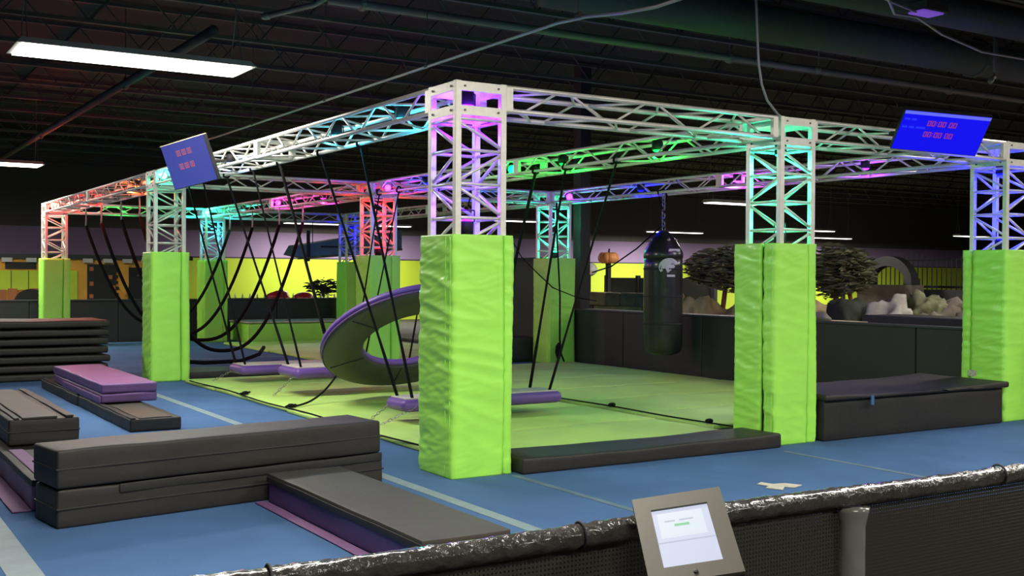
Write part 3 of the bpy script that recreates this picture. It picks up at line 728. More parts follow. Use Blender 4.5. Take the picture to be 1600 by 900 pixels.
# foam ring
RC = Vector((1.56, 3.93, .835)); RO = 1.10; RI = .615; TH = .14
vd = Vector((Fv.x, Fv.y, 0)).normalized(); rd = Vector((vd.y, -vd.x, 0))
n = (-vd*.505 - Vector((0, 0, 1))*.86 + rd*.26).normalized()        # underside faces the viewer
q = n.to_track_quat('Z', 'Y').to_matrix()
t = thing('foam_ring', 'big tilted foam ring, dark underside and violet rim, hung behind the centre pillar', 'foam ring', RC)
def ringpart(nm_, prof, m, seg=64):
    bm = B(); rows = []
    for k in range(seg):
        a = 2*PI*k/seg; rows.append([bm.verts.new(q @ Vector((r*math.cos(a), r*math.sin(a), z))) for r, z in prof])
    N = len(prof)
    for k in range(seg):
        for j in range(N): bm.faces.new((rows[k][j], rows[(k+1) % seg][j], rows[(k+1) % seg][(j+1) % N], rows[k][(j+1) % N]))
    link(nm_, bm, m, t, smooth=True)
h = TH/2
ringpart('underside', [(RI+.01, h-.03), (RI+.03, h), (RO-.05, h), (RO-.015, h-.02), (RO-.015, h-.05), (RI+.01, h-.05)], 'ring')
ringpart('rim', [(RI, h-.045), (RO-.03, h-.04), (RO, h-.06), (RO+.01, 0), (RO, -h+.03), (RO-.04, -h), (RI+.03, -h), (RI, -h+.03)], 'purple_ring')
ringpart('piping', [(RO-.012, h-.035), (RO-.005, h-.022), (RO+.004, h-.035), (RO-.004, h-.048)], 'purple_v')
for k in (0.55, 1.6, 2.65, 3.7, 4.75, 5.8):
    a = k; bm = B(); p = [q @ Vector((r*math.cos(a), r*math.sin(a), h+.004)) for r in (RI+.02, RO-.05)]; bar(bm, p[0], p[1], .006, 5); link('seam', bm, 'core', t)
def ringpt(a, r=.98, z=-.07): return RC + q @ Vector((r*RO*math.cos(a), r*RO*math.sin(a), z))
best = min([ringpt(2*PI*i/48) for i in range(48)], key=lambda p: (p-RC).dot(rd))
lp = min([ringpt(2*PI*i/48) for i in range(48)], key=lambda p: (p-Vector((.75, 4.3, 1.3))).length)
rp = min([ringpt(2*PI*i/48) for i in range(48)], key=lambda p: (p-Vector((2.6, 3.6, 1.3))).length)
strap('thick black strap from the left beam down to the back edge of the ring', (TL, 4.73, ZT), lp, .026)
strap('black strap from the green beam to the ring, hidden behind the centre pillar', (TR, 3.9, ZT), rp, .03)
lowp = min([ringpt(2*PI*i/48) for i in range(48)], key=lambda p: (p-Vector((1.0, 4.7, .35))).length)
tp = []
for i in range(15):
    k = i/14; e = Vector((.22, 4.34, .065)); p = lowp.lerp(e, k); p.z = .06+(lowp.z-.06)*(1-k)**2.4; tp.append(p)
cord('black tether drooping from the ring down to the left mat edge', tp, .012)

# U shaped swing ropes in the far left bay
lbs = ['nearest of the four curved black ropes in the far left bay', 'second nearest curved black rope in the far left bay', 'third curved black rope in the far left bay', 'farthest curved black rope in the far left bay']
for i, (yl, yr, zb) in enumerate(((11.35, 11.6, .22), (12.65, 12.8, .34), (14.25, 14.35, .36), (15.65, 15.8, .5))):
    t = thing('swing_rope', lbs[i], 'rope', (0, yl, 0), group='curved ropes in the far bay')
    zt = 2.50; pts = []
    for k in range(33):
        u = k/32; x = .22+u*(3.18-.22); c = abs(2*u-1)
        z = zb+(zt-zb)*(c**2.5)
        xx = 1.70+(x-1.70)*(.93+.07*c**2)
        pts.append((xx, (yr-yl)*u, z))
    bm = B(); tube(bm, pts, .032, 8); link('rope', bm, 'rope', t, smooth=True)
    for e in (0, 32):
        p = Vector(pts[e]); bm = B()
        tube(bm, [(p.x, p.y+.02*math.sin(a), 2.66+.17*math.cos(a)*1) for a in [2*PI*k/12 for k in range(13)]], .012, 6); link('shackle', bm, 'steel', t, smooth=True)
# low black net bundle where the ropes come together
bm = B(); tube(bm, [(.6, 11.3, .1), (1.2, 11.0, .06), (1.9, 11.2, .05), (2.4, 11.7, .12), (2.7, 12.3, .2)], .035, 8)
one('rope_slack', bm, 'rope', 'slack black rope lying on the blue floor behind the left pillar', 'rope', smooth=True)

# ------------------------------------------------------------------ punching bag
t = thing('punching_bag', 'black hanging punching bag with a round silver emblem', 'punching bag', (6.70, 5.65, 0))
bz0, bz1, br = .345, 1.925, .30
bm = B(); prof = [(.02, bz0), (br*.55, bz0+.01), (br*.88, bz0+.05), (br*.99, bz0+.13), (br, bz0+.3), (br*1.01, 1.2), (br*.99, 1.7), (br*.98, bz1)]
lathe(bm, prof, seg=40); link('body', bm, 'bag', t, smooth=True)
bm = B(); lathe(bm, [(br*1.0, bz1-.09), (br*1.02, bz1-.06), (br*1.01, bz1-.01), (br*.9, bz1+.06), (br*.62, bz1+.20), (br*.35, bz1+.30), (.03, bz1+.34)], seg=40); cp = link('hood', bm, 'bag', t, smooth=True)
for k in range(4):
    a = PI/4+k*PI/2+.5; bm = B(); m_ = Matrix.Translation((br*.68*math.cos(a), br*.68*math.sin(a), bz1+.19)); bmesh.ops.create_uvsphere(bm, u_segments=10, v_segments=6, radius=.028, matrix=m_); link('eyelet', bm, 'steel', cp, smooth=True)
for k in range(3):
    bm = B(); lathe(bm, [(br*1.003, .82+.42*k), (br*1.018, .825+.42*k), (br*1.018, .84+.42*k), (br*1.003, .845+.42*k)], seg=40); link('seam_band', bm, 'core', t, smooth=True)
# emblem: crescent ring with a beak shape, on the side facing front-left
a0 = math.atan2(-13.5, -11.2)+.32
def onbag(u, v, off=.006): a = a0+u/br; return (math.cos(a)*(br+off), math.sin(a)*(br+off), 1.70+v)
def emb(poly, nm_):
    bm = B(); lo_ = [bm.verts.new(onbag(x, y, .002)) for x, y in poly]; hi_ = [bm.verts.new(onbag(x, y, .007)) for x, y in poly]
    n_ = len(poly)
    for i in range(n_-1 if False else n_): bm.faces.new((lo_[i], lo_[(i+1) % n_], hi_[(i+1) % n_], hi_[i]))
    bmesh.ops.triangulate(bm, faces=[bm.faces.new(hi_)]); link(nm_, bm, 'logo', t)
def arc(r0, r1, a, b, n_=16, sx=1.2): 
    A = [(sx*r0*math.cos(a+(b-a)*i/n_), r0*math.sin(a+(b-a)*i/n_)) for i in range(n_+1)]
    Bq = [(sx*r1*math.cos(b+(a-b)*i/n_), r1*math.sin(b+(a-b)*i/n_)) for i in range(n_+1)]
    return A+Bq
emb(arc(.135, .105, math.radians(20), math.radians(215)), 'emblem_ring')
emb(arc(.085, .06, math.radians(60), math.radians(200)), 'emblem_arc')
emb([(-.07, -.01), (-.02, .035), (.06, .04), (.09, .0), (.03, -.005), (.01, -.05), (-.03, -.09), (-.035, -.04)], 'emblem_head')
emb([(-.04, -.115), (.09, -.115), (.09, -.15), (-.04, -.15)], 'emblem_bar')
emb([(-.02, .235), (.2, .235), (.19, .275), (-.01, .275)], 'hood_label')
t = thing('bag_chain', 'steel chain and straps holding the punching bag to the blue beam', 'chain', (6.70, 5.65, 0))
for k in range(9):
    z = 2.30+.062*k; bm = B(); an = (k % 2)*PI/2
    tube(bm, [(.028*math.cos(a)*math.cos(an), .028*math.cos(a)*math.sin(an), z+.045*math.sin(a)) for a in [2*PI*i/12 for i in range(13)]], .010, 6); link('chain_link', bm, 'steel', t, smooth=True)
bm = B(); tube(bm, [(.0, 0, 2.27), (.02, .01, 2.5), (-.05, .02, 2.7), (-.12, 0, 2.86), (0, 0, 2.9), (.06, 0, 2.8), (.03, 0, 2.6), (.01, 0, 2.3)], .016, 6); link('sling', bm, 'rope', t, smooth=True)

# ropes around the right back pillar
bm = B(); tube(bm, [(6.62, 8.45, 2.83), (6.6, 8.4, 2.2), (6.6, 8.3, 1.2), (6.6, 8.3, .45), (6.62, 8.28, .2), (6.66, 8.25, .07)], .016, 6); one('draped_line', bm, 'rope', 'thin black cord hanging down the front of the right back pad', 'cord', smooth=True)
bm = B(); lathe(bm, [(.01, .28), (.05, .22), (.06, .12), (.03, 0), (.01, -.02)], (6.56, 8.28, .12), 10); one('cord_toggle', bm, 'rope', 'small black toggle at the foot of the right back pad', 'toggle', smooth=True)
bm = B(); tube(bm, [(6.55, 10.2, 2.6), (6.5, 9.4, 1.9), (6.5, 8.9, 1.62), (6.55, 8.45, 1.35), (6.9, 8.2, 1.18), (7.3, 8.2, 1.12)], .010, 6); one('draped_line', bm, 'rope', 'thin black cable sagging across the right back pad', 'cord', smooth=True)
bm = B(); tube(bm, [(6.75, 5.78, 2.32), (6.85, 6.5, 2.0), (6.95, 7.3, 1.72), (7.0, 7.9, 1.62)], .012, 6); one('draped_line', bm, 'rope', 'thin line slanting down left from the punching bag chain', 'cord', smooth=True)
bm = B(); softbox(bm, (6.15, 9.2, .045), (6.75, 9.7, .45), 6, 5, 4, .008, 2, 3); one('small_block', bm, 'black_m', 'small black padded block at the left foot of the right back pillar', 'padded block', smooth=True)

# ------------------------------------------------------------------ screens
def basis(c, yawd, tiltd, rolld):
    yw, tl, rl = [math.radians(a) for a in (yawd, tiltd, rolld)]
    N = Vector((math.cos(yw)*math.cos(tl), math.sin(yw)*math.cos(tl), math.sin(tl))); X = Vector((-math.sin(yw), math.cos(yw), 0)); Y = N.cross(X)
    X2 = math.cos(rl)*X+math.sin(rl)*Y; Y2 = -math.sin(rl)*X+math.cos(rl)*Y
    m = Matrix.Identity(4)
    for i in range(3): m[i][0] = X2[i]; m[i][1] = Y2[i]; m[i][2] = N[i]; m[i][3] = c[i]
    return m
def seg7(parent, rows, m, dx, h, z):
    """red clock digits, seven segment"""
    for (txt, x0, y0) in rows:
        x = x0
        for ch in txt:
            bm = B()
            if ch == '0':
                wq = h*.55; th = h*.16
                for (a, b) in (((0, 0), (wq, th)), ((0, h-th), (wq, h)), ((0, 0), (th, h)), ((wq-th, 0), (wq, h))):
                    box2(bm, (a[0], a[1], 0), (b[0], b[1], .0015))
                link('digit', bm, m, parent, loc=(x, y0, z)); x += dx
            elif ch == ':':
                for yy in (.25, .65): box2(bm, (0, h*yy, 0), (h*.14, h*(yy+.14), .0015))
                link('colon', bm, m, parent, loc=(x, y0, z)); x += dx*.55
            else: bm.free(); x += dx*.6
def screen(label, c, pose, W, H, face, barm, redm, rows, faint, mount):
    t = thing('wall_screen', label, 'screen', (0, 0, 0)); t.matrix_world = basis(c, *pose)
    bm = B(); box2(bm, (-W/2, -H/2, -.05), (W/2, H/2, -.002), bev=.004); link('case', bm, 'tvframe', t)
    bm = B(); box2(bm, (-W/2+.008, -H/2+.008, -.002), (W/2-.008, H/2-.008, .0)); link('display', bm, face, t)
    bm = B(); box2(bm, (-W/2+.008, H/2-.045, .0), (W/2-.008, H/2-.01, .001)); link('title_bar', bm, barm, t)
    seg7(t, rows, redm, H*.085, H*.13, .001)
    for (x, y, ws) in faint:
        for wd in ws:
            bm = B(); box2(bm, (x, y, .0), (x+wd, y+.022, .0012)); link('caption_bar', bm, 'tvbar2', t); x += wd+.015
    bm = B(); mi = t.matrix_world.inverted(); p = mi @ Vector(mount); bar(bm, (0, 0, -.05), p, .018, 8); box2(bm, (-.12, -.1, -.07), (.12, .1, -.05)); link('mount', bm, 'kiosk_e', t)
    return t
screen('bright blue screen with two rows of red zeros on the right front beam', (4.702, -.834, 2.930), (233.7, -44, -6.8), .8265, .4655, 'tvblue', 'tvbar', 'tvred',
       [('00:00 00', -.16, .07), ('00:00 00', -.16, -.056)], [(-.385, .12, (.05, .045)), (-.385, .03, (.05, .05, .09))], (4.75, -.2, 3.0))
t = screen('blue screen with two rows of digits on the left beam by the left tower', (-.69, 5.31, 2.841), (195.9, -18.3, 4.8), .95, .535, 'tvblue2', 'tvblue2', 'tvred2',
       [('00 00 00', -.18, .10), ('00 00 00', -.2, -.055)], [], (-.22, 5.4, 2.9))
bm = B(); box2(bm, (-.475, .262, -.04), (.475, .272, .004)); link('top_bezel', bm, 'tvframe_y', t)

# ------------------------------------------------------------------ barrier rail, net and post in the foreground
RY = -5.37; RZ = .888
t = thing('barrier_rail', 'near railing wrapped in crinkled shiny black plastic', 'railing', (0, RY, RZ))
bm = B()
def rr(k, an):
    x = k*60
    return .029+.004*noise.noise(Vector((x*3.3, math.cos(an)*2.2, math.sin(an)*2.2)))+.0045*abs(noise.noise(Vector((x*9.1, math.cos(an)*3+5, math.sin(an)*3))))
pts = [(-4.6+6.6*i/420, 0, .004*math.sin(i*.05)) for i in range(421)]
tube(bm, pts, rr, 22); link('wrapped_tube', bm, 'wrap', t, smooth=True)
for x in (-2.72, -.98, .6, -3.55):
    bm = B(); tube(bm, [(x+.004*math.cos(a), .034*math.cos(a), .034*math.sin(a)) for a in [2*PI*i/16 for i in range(17)]], .004, 5); link('tie', bm, 'core', t, smooth=True)
bm = B(); box2(bm, (-4.6, -.004, -.74), (2.0, .004, -.03)); one('barrier_net', bm, 'net', 'dark mesh netting hung below the near railing', 'netting', loc=(0, RY+.02, RZ))
t = thing('barrier_post', 'near railing post in a shiny grey plastic sleeve', 'post', (-1.70, RY, 0))
bm = B()
def pr(k, an): return .040+.002*noise.noise(Vector((k*14, math.cos(an), math.sin(an))))+(.012*max(0, (k-.93)/.07))+(.004 if abs(k-.72) < .012 else 0)
tube(bm, [(0, 0, .855*i/60) for i in range(61)], pr, 20); link('sleeve', bm, 'postwrap', t, smooth=True)
bm = B(); box2(bm, (-.02, .045, 0), (.04, .11, .84), bev=.01); link('rear_post', bm, 'core', t)
for z, a in ((.60, 0), (.612, 1)):
    bm = B(); tube(bm, [(.043*math.cos(b+a*2.5), .043*math.sin(b+a*2.5), z) for b in [-2.2+i*.2 for i in range(12)]], .003, 5); link('tape_edge', bm, 'alu', t, smooth=True)
bm = B(); lathe(bm, [(.09, 0), (.09, .012), (.05, .02)], (0, 0, 0), 20); link('foot_plate', bm, 'postwrap', t)

# ------------------------------------------------------------------ tablet kiosk
t = thing('tablet_kiosk', 'tablet in a bronze grey metal case standing before the railing', 'tablet', (0, 0, 0))
Mk = basis((-2.537, -5.57, .907), 222.1, 56.1, 16.9); t.matrix_world = Mk
cw, chh = .115, .146
bm = B()
for (a, b) in (((-cw, .0985), (cw, chh)), ((-cw, -chh), (cw, -.0985)), ((-cw, -.0985), (-.073, .0985)), ((.073, -.0985), (cw, .0985))): box2(bm, (a[0], a[1], -.006), (b[0], b[1], .004))
link('bezel', bm, 'kiosk', t)
bm = B(); box2(bm, (-cw, -chh, -.032), (cw, chh, -.0062), bev=.003); link('case_back', bm, 'kiosk_e', t)
bm = B(); box2(bm, (-.0725, -.098, -.006), (.0725, .098, -.002)); ds = link('display', bm, 'padwhite', t)
bm = B(); box2(bm, (-.06, .0, -.002), (.055, .085, -.0015)); link('panel', bm, 'padpale', t)
bm = B(); box2(bm, (-.072, -.016, -.0015), (.072, -.013, -.001)); link('divider_line', bm, 'padgrey', t)
bm = B(); box2(bm, (-.022, .036, -.0015), (.016, .044, -.001)); link('green_button', bm, 'padgreen', t)
bm = B(); box2(bm, (-.045, .054, -.0015), (-.018, .058, -.001)); box2(bm, (-.008, .054, -.0015), (.028, .058, -.001)); link('text_line', bm, 'padgrey', t)
bm = B(); box2(bm, (-.04, .006, -.0015), (.05, .009, -.001)); link('text_line', bm, 'padpale', t)
bm = B(); lathe(bm, [(.006, .0), (.006, .005), (.003, .006)], (.0, -.125, .003), 14); link('home_button', bm, 'kiosk_e', t)
mi = Mk.inverted(); bm = B(); p0 = Vector((0, 0, -.034)); wp = Mk @ p0
bar(bm, p0, mi @ Vector((wp.x, wp.y, wp.z-.12)), .018, 10); bar(bm, mi @ Vector((wp.x, wp.y, wp.z-.11)), mi @ Vector((wp.x, wp.y, .02)), .02, 12); link('stand', bm, 'kiosk_e', t, smooth=True)
bm = B(); lathe(bm, [(.16, 0), (.16, .012), (.03, .022)], (0, 0, 0), 28); bmesh.ops.transform(bm, matrix=mi @ Matrix.Translation((wp.x, wp.y, -.012)), verts=bm.verts); link('base_plate', bm, 'kiosk_e', t)

# ------------------------------------------------------------------ far left backdrop: painted castle front
YB = 24.0
t = thing('castle_backdrop', 'orange, black and lime painted castle front at the far left', 'backdrop', (2.2, YB, 0))
def bp(nm_, x0, x1, z0, z1, m, d=.0, th=.05):
    bm = B(); box2(bm, (x0-2.2, -d-th, z0), (x1-2.2, -d, z1)); return link(nm_, bm, m, t)
bp('wall_panel', -2.0, 4.6, 0, 1.95, 'orange', 0, .1)
bp('ledge', -2.0, 4.7, 1.93, 2.05, 'wall_b', .0, .2)
for x in (-.95, -.25, .34, 1.75, 2.27, 2.78, 3.28, 3.8, 4.3): bp('merlon', x, x+.25, 1.84, 1.95, 'white', .2, .05)
bp('lime_panel', -2.0, .66, 1.10, 1.62, 'limewall', .1); bp('lime_panel', 1.45, 1.62, .85, 1.62, 'limewall', .1)
for x in (-.02, .4): bp('panel_joint', x, x+.015, 1.1, 1.62, 'core', .15, .01)
bp('black_panel', -.15, .6, 1.66, 1.84, 'black_m', .1)
for i in range(6): bp('picket', -.9+.27*i, -.68+.27*i, .75, 1.12+.03*(i % 2), 'copper', .15)
bm = B()
lathe(bm, [(.42, -.1), (.42, .1)], (0, 0, 0), 28, Matrix.Rotation(PI/2, 3, 'X')); bmesh.ops.translate(bm, vec=(.45-2.2, -.3, .72), verts=bm.verts); link('arch', bm, 'black_m', t)
bp('black_panel', 1.88, 2.62, .85, 1.80, 'black_m', .1)
random.seed(5)
for i in range(5): bp('jagged_edge', 2.62, 2.66+.05*random.random(), .95+.16*i, 1.03+.16*i, 'black_m', .1)
for (x, z) in ((1.93, 1.62), (1.93, 1.22), (2.42, 1.40), (2.5, 1.12), (1.93, .88)): bp('orange_spot', x, x+.1, z, z+.11, 'copper', .16, .02)
bp('black_panel', 2.95, 3.6, .85, 1.72, 'black_m', .1)
bm = B(); vv = [(2.68, 1.2), (2.86, .92), (2.95, 1.2), (2.95, 1.8), (2.68, 1.8)]
for y_ in (0,): 
    a = [bm.verts.new((x-2.2, -.12, z)) for x, z in vv]; b = [bm.verts.new((x-2.2, -.18, z)) for x, z in vv]; bm.faces.new(a); bm.faces.new(b[::-1])
    for i in range(5): bm.faces.new((a[i], b[i], b[(i+1) % 5], a[(i+1) % 5]))
link('pointed_banner', bm, 'orange', t)
for i in range(4):
    bm = B(); bmesh.ops.create_uvsphere(bm, u_segments=10, v_segments=8, radius=.035, matrix=Matrix.Translation((3.2+.13*i-2.2, -.2, 1.5-.13*i))); link('rivet', bm, 'greyp', t, smooth=True)
# white picket dotted fence, red toys, plants in front of the lime wall
t = thing('picket_fence', 'low black fence with small white tips before the lime wall', 'fence', (7.3, 21, 0))
bm = B(); box2(bm, (-2.6, -.03, 0), (1.9, .03, .93)); link('fence_panel', bm, 'black_m', t)
for i in range(22):
    bm = B(); x = -2.5+.2*i; bar(bm, (x, 0, .93), (x, 0, 1.04), .028, 6, .01); link('fence_tip', bm, 'white', t)
def blob(bm, c, r, seed, sq=(1, 1, 1), amp=.35, sub=3):
    v0 = len(bm.verts); bmesh.ops.create_icosphere(bm, subdivisions=sub, radius=1)
    bm.verts.ensure_lookup_table()
    for v in bm.verts[v0:]:
        d = v.co.normalized(); k = 1+amp*noise.noise(d*1.6+Vector((seed*3.3, seed, 0)))+amp*.4*noise.noise(d*4+Vector((seed, 0, 5)))
        v.co = Vector((d.x*r*sq[0]*k, d.y*r*sq[1]*k, d.z*r*sq[2]*k))+Vector(c)
for i, (x, r, lb) in enumerate(((6.05, .26, 'larger, on the left'), (6.75, .2, 'smaller, on the right'))):
    bm = B(); blob(bm, (0, 0, 0), r, i, (1.3, 1, .75), .2); bm2 = one('red_mound', bm, 'red', 'red rounded toy behind the far low wall, %s' % lb, 'toy', smooth=True, loc=(x, 20.6, .93))
    bm = B(); bar(bm, (x, 20.6, 0), (x, 20.6, .74), .12, 8); one('toy_stand', bm, 'black_m', 'black stand under the red toy, %s' % lb, 'stand')
def tree(name, label, loc, crown, cz, n, leafm, barkm, trunks, seed, leafs=.09, group=None):
    t = thing(name, label, 'tree', loc, group=group); random.seed(seed)
    bm = B()
    for i in range(n):
        d = Vector((random.gauss(0, 1), random.gauss(0, 1), random.gauss(0, 1))); d.normalize(); d *= random.random()**.45
        c = Vector((d.x*crown[0], d.y*crown[1], cz+d.z*crown[2]*(.8+.35*noise.noise(Vector((d.x*2, d.y*2, seed))))))
        q1 = Matrix.Rotation(random.uniform(0, 6.3), 3, 'Z') @ Matrix.Rotation(random.uniform(-.9, .9), 3, 'X'); L = leafs*random.uniform(.6, 1.5)
        vs = [bm.verts.new(c+q1 @ Vector(p)) for p in ((-L, 0, 0), (0, -L*.28, .02*L), (L, 0, -.3*L), (0, L*.28, .02*L))]; bm.faces.new(vs)
    link('foliage', bm, leafm, t)
    for (dx, dy, r) in trunks:
        bm = B(); tube(bm, [(dx, dy, 0), (dx*.8+.03, dy, cz*.4), (dx*.5, dy*.5, cz*.8), (0, 0, cz+crown[2]*.3)], r, 7); link('trunk', bm, barkm, t, smooth=True)
        for j in range(4):
            a = random.uniform(0, 6.3); bm = B(); bar(bm, (dx*.5, dy*.5, cz*.8), (crown[0]*.6*math.cos(a), crown[1]*.6*math.sin(a), cz+crown[2]*random.uniform(-.2, .5)), r*.4, 5); link('branch', bm, barkm, t)
    return t
tree('palm_shrub', 'dark feathery shrub against the lime wall between the ropes', (8.1, 22.5, 0), (.55, .4, .3), 1.2, 260, 'leafd', 'barkd', [(0, 0, .03)], 2, .12)
tree('palm_shrub', 'dark shrub beside the farthest green pad', (9.6, 22.5, 0), (.4, .4, .45), 1.15, 260, 'leafd', 'barkd', [(0, 0, .03)], 3, .1)
tree('palm_shrub', 'dark shrub seen between ring pillar and centre pillar', (12.6, 20, 0), (.7, .6, .55), 1.35, 380, 'leafd', 'barkd', [(0, 0, .04)], 14, .12)
bm = B(); blob(bm, (0, 0, .5), .5, 5, (.55, .5, 1.1)); one('pale_rock', bm, 'rock3', 'pale rock statue behind the far low wall by the ropes', 'rock', smooth=True, loc=(9.0, 22.0, .1))
# tilted teal panel structure
t = thing('boat_hull', 'tilted blue-grey hull shaped panel hung high beyond the ropes', 'hanging decoration', (7.75, 20, 0))
bm = B(); vv = [(-1.5, 2.30), (1.5, 2.78), (1.5, 2.28), (.3, 2.14), (-1.3, 1.98), (-1.65, 2.05)]
a = [bm.verts.new((x, -.2, z)) for x, z in vv]; b = [bm.verts.new((x*.98, .5, z+.02)) for x, z in vv]; bm.faces.new(a); bm.faces.new(b[::-1])
for i in range(6): bm.faces.new((a[i], b[i], b[(i+1) % 6], a[(i+1) % 6]))
link('hull', bm, 'teal', t)
bm = B(); bar(bm, (-1.5, -.22, 1.97), (.3, -.22, 2.12), .03, 6); bar(bm, (.3, -.22, 2.12), (1.5, -.22, 2.26), .03, 6); link('keel', bm, 'leaf', t)
bm = B(); box2(bm, (-.85, -.24, 2.27), (-.35, -.2, 2.31)); link('stripe', bm, 'core', t); bm = B(); box2(bm, (.2, -.24, 2.58), (.75, -.2, 2.63)); link('stripe', bm, 'core', t)
bm = B(); bar(bm, (-1, 0, 2.3), (-1, 0, 5.4), .012, 6); bar(bm, (1, 0, 2.7), (1, 0, 5.4), .012, 6); link('hanging_wire', bm, 'joist', t)
t = thing('vent_unit', 'small pale machine with dark openings high behind the ring tower', 'machine', (9.2, 22, 2.55))
bm = B(); box2(bm, (-.28, -.15, 0), (.28, .15, .5), bev=.03); link('case', bm, 'white', t)
for x in (-.13, .13):
    bm = B(); lathe(bm, [(.1, -.02), (.1, .02)], (x, -.15, .3), 14, Matrix.Rotation(PI/2, 3, 'X')); link('opening', bm, 'core', t)
bm = B(); bar(bm, (0, 0, .5), (0, 0, 2.85), .02, 6); link('rod', bm, 'joist', t)
t = thing('hanging_sign', 'plain grey box panel hung between ring tower and centre tower', 'sign', (11.3, 20, 2.15))
bm = B(); box2(bm, (-.4, -.06, 0), (.75, .06, .42), bev=.01); link('panel', bm, 'greyp', t)
bm = B(); bar(bm, (-.2, 0, .42), (-.2, 0, 3.25), .012, 6); bar(bm, (.5, 0, .42), (.5, 0, 3.25), .012, 6); link('hanging_rod', bm, 'joist', t)
bm = B(); bar(bm, (0, 0, 0), (0, 0, .8), .05, 8); one('black_pennant', bm, 'core', 'short black pole hung at the left end of the hull panel', 'pole', loc=(6.55, 19.8, 1.9))

# ------------------------------------------------------------------ mini golf side, right
bm = B(); box2(bm, (7.6, -2, 0), (30, 18, .05)); one('golf_ground', bm, 'rock2', 'brown ground of the course behind the padded wall', 'ground')
# stone block wall of separate blocks
random.seed(11); zc = 0.05; row = 0
for row in range(4):
    y = 9.2+(.2 if row % 2 else 0)
    t_ = None
    while y < 12.6:
        wd = random.uniform(.45, .8); wd = min(wd, 12.75-y)
        if wd < .2: break
        bm = B(); box(bm, (0, 0, 0), (.4, wd-.02, .285), bev=.03)
        bmesh.ops.subdivide_edges(bm, edges=bm.edges[:], cuts=2, use_grid_fill=True)
        for v in bm.verts: v.co += noise.noise_vector(v.co*4+Vector((y, row, 0)))*.015
        r_ = ['bottom', 'second', 'third', 'top'][row]
        one('stone_block', bm, random.choice(['rock', 'rock', 'rock2']), 'tan stone block in the %s course of the wall left of the punching bag' % r_, 'stone block', 'stone blocks of the retaining wall', smooth=False, loc=(10.2, y+wd/2, .05+.145+.29*row))
        y += wd
# rocks
rk = [((10.3, 8.9, .55), .55, 'rock', 'tan boulder right of the punching bag under the tree'), ((10.6, 8.0, .5), .5, 'rock', 'tan boulder touching the middle front pad edge'), ((10.4, 5.7, .45), .55, 'rock', 'tan boulder just right of the middle front pad'),
      ((10.2, 5.1, .65), .5, 'leafd', 'dark rounded bush shaped rock behind the padded wall'), ((10.6, 4.55, .75), .42, 'rock3', 'pale upright rock in the middle of the rock garden'), ((11.2, 4.35, .95), .36, 'leaf', 'mossy green rock behind the pale upright rock'),
      ((11.0, 3.9, .6), .45, 'rock2', 'grey brown boulder right of the mossy rock'), ((11.6, 3.45, 1.0), .42, 'rock', 'tan wedge of rock below the arch'), ((10.8, 3.1, .62), .45, 'rock2', 'large grey boulder right of the arch'),
      ((10.6, 2.5, .70), .5, 'rock', 'streaked tan boulder near the right pad'), ((11.2, 1.9, .80), .55, 'rock2', 'brown boulder partly hidden by the right pad'), ((12.8, 5.0, .5), .55, 'rock2', 'dark boulder at the foot of the fence, left'), ((12.8, 3.0, .55), .6, 'rock2', 'dark boulder at the foot of the fence, right')]
for i, (c, r, m, lb) in enumerate(rk):
    bm = B(); blob(bm, (0, 0, 0), r, i+3, (1, .8, 1), .55, 4); one('boulder', bm, m, lb, 'rock', loc=c, smooth=True)
tree('leafy_tree', 'bushy artificial tree right of the punching bag', (11.2, 8.9, 0), (1.0, .95, .55), 1.74, 3200, 'leaf2', 'bark', [(-.3, .1, .05), (.35, -.2, .04)], 6, .12)
tree('leafy_tree', 'bushy artificial tree tight against the middle front pad', (13.4, 9.88, 0), (.6, .5, .5), 1.5, 1200, 'leaf', 'barkd', [(0, 0, .05)], 8, .10)
tree('leafy_tree', 'dark artificial tree just right of the middle front pad', (11.6, 6.5, 0), (.62, .62, .60), 1.68, 2200, 'leaf', 'bark', [(-.1, .1, .05), (.2, -.2, .04)], 7, .11)
tree('leafy_tree', 'grey-green artificial tree tight against the right pad', (12.0, 2.75, 0), (.5, .5, .55), 1.6, 1300, 'leaf2', 'barkd', [(0, 0, .05)], 9, .10)
# arch and iron fence
t = thing('stone_arch', 'grey arch with a round opening in front of the lime wall', 'arch', (16, 9.0, 0))
bm = B(); n_ = 24; ins = []; outs_ = []
for x in (-.12, .12):
    i_ = []; o_ = []
    for k in range(n_+1):
        a = PI*k/n_; i_.append(bm.verts.new((x, .5*math.cos(a), 1.42+.40*math.sin(a)))); o_.append(bm.verts.new((x, .68*math.cos(a), 1.42+.62*math.sin(a))))
    ins.append(i_); outs_.append(o_)
for k in range(n_):
    for s in (0, 1): bm.faces.new((ins[s][k], outs_[s][k], outs_[s][k+1], ins[s][k+1]))
    bm.faces.new((ins[0][k], ins[0][k+1], ins[1][k+1], ins[1][k])); bm.faces.new((outs_[0][k], outs_[1][k], outs_[1][k+1], outs_[0][k+1]))
link('arch', bm, 'wall_b', t)
for s in (-1, 1):
    bm = B(); box2(bm, (-.15, s*.59-.1, 0), (.15, s*.59+.1, 1.55)); link('pier', bm, 'wall_b', t)
bm = B(); box2(bm, (-.2, -.75, 0), (.2, .75, 1.40)); link('base_wall', bm, 'rock2', t)
t = thing('iron_fence', 'tall thin black iron fence beside and through the arch', 'fence', (16.6, 8.75, 0))
for i in range(26):
    y = -1.9+.125*i; bm = B(); bar(bm, (0, y, 1.3), (0, y, 2.02+.1*math.sin(i*.5)), .014, 5); link('bar', bm, 'core', t)
bm = B(); bar(bm, (0, -1.95, 1.36), (0, 1.3, 1.36), .03, 5); bar(bm, (0, -1.95, 1.95), (0, 1.3, 1.95), .015, 5); link('rail', bm, 'core', t)
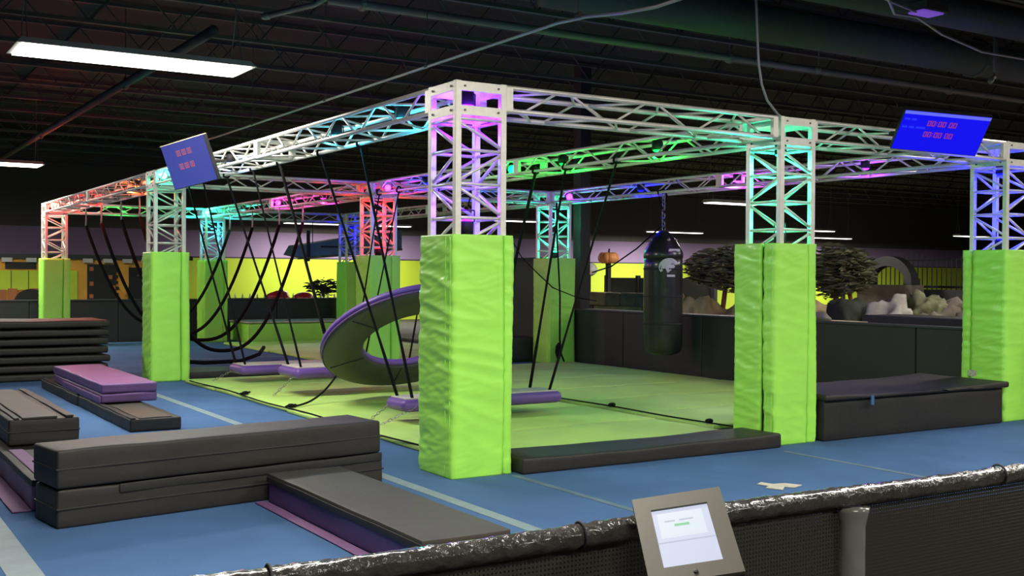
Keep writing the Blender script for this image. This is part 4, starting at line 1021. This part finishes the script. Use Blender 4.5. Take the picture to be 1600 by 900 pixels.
for y in (-1.9, 1.25):
    bm = B(); box2(bm, (-.05, y-.05, 0), (.05, y+.05, 2.0)); link('post', bm, 'core', t)
bm = B(); box2(bm, (-.25, -2, 0), (.25, 1.4, 1.3)); link('base_wall', bm, 'wall_b', t)
# small roofed hut left of the arch
bm = B(); box2(bm, (-.3, -.55, 0), (.3, .55, .18), bev=.03); one('hut_roof', bm, 'leafd', 'small dark flat roof left of the arch', 'roof', loc=(15.0, 9.9, 1.85))
for s, lb in ((-.45, 'right'), (.45, 'left')):
    bm = B(); bar(bm, (0, 0, 0), (0, 0, 1.85), .05, 6); one('hut_post', bm, 'barkd', 'dark post under the flat roof beside the arch, %s one' % lb, 'post', loc=(15.0, 9.9+s, 0))
# dark bench behind the low wall and small grey mound
bm = B(); box2(bm, (-.4, -1.3, 0), (.4, 1.0, 1.03), bev=.03); one('equipment_case', bm, 'black_m', 'long black case behind the low wall left of the right pad', 'case', loc=(8.6, 2.1, 0))
bm = B(); blob(bm, (0, 0, 0), .14, 2, (1, 1.3, .6), .2); one('stone', bm, 'greyp', 'small grey stone on the ledge behind the low wall', 'rock', smooth=True, loc=(7.5, 3.25, .99))
bm = B(); box2(bm, (7.31, 2.6, 0), (7.75, 8.9, .96)); one('wall_ledge', bm, 'rock', 'tan ledge running just behind the low padded wall', 'ledge')
# halloween pieces on dark posts
t = thing('pumpkin_lantern', 'orange pumpkin on a black post left of the punching bag', 'pumpkin', (12.0, 14.1, 0))
bm = B()
for k in range(10):
    a = 2*PI*k/10; bmesh.ops.create_uvsphere(bm, u_segments=12, v_segments=10, radius=.13, matrix=Matrix.Translation((.13*math.cos(a), .13*math.sin(a), 2.0)) @ Matrix.Diagonal((1, 1, 1.05, 1)))
link('pumpkin', bm, 'pumpkin', t, smooth=True)
bm = B(); bar(bm, (0, 0, 2.1), (.03, 0, 2.22), .025, 6); link('stalk', bm, 'leafd', t)
bm = B(); bar(bm, (0, 0, 0), (0, 0, 1.87), .07, 8); link('post', bm, 'core', t)
t = thing('skull_lantern', 'small white lantern on a dark post left of the orange pumpkin', 'lantern', (11.6, 14.35, 0))
bm = B(); blob(bm, (0, 0, 1.72), .2, 4, (1, 1, .8), .15); link('shade', bm, 'white', t, smooth=True)
bm = B(); box2(bm, (-.16, -.2, 1.60), (-.1, .06, 1.68)); link('band', bm, 'pumpkin', t)
bm = B(); bar(bm, (0, 0, 0), (0, 0, 1.56), .05, 8); link('post', bm, 'core', t)
t = thing('dark_fence', 'dark boarded fence behind the stone block wall', 'fence', (13.2, 14.2, 0))
bm = B(); box2(bm, (-.05, -2.6, 0), (.05, 1.6, 1.52)); link('boards', bm, 'wall_b', t)
for y in (-2.5, -1.2, .2, 1.5):
    bm = B(); box2(bm, (-.09, y-.05, 0), (.0, y+.05, 1.58)); link('post', bm, 'core', t)
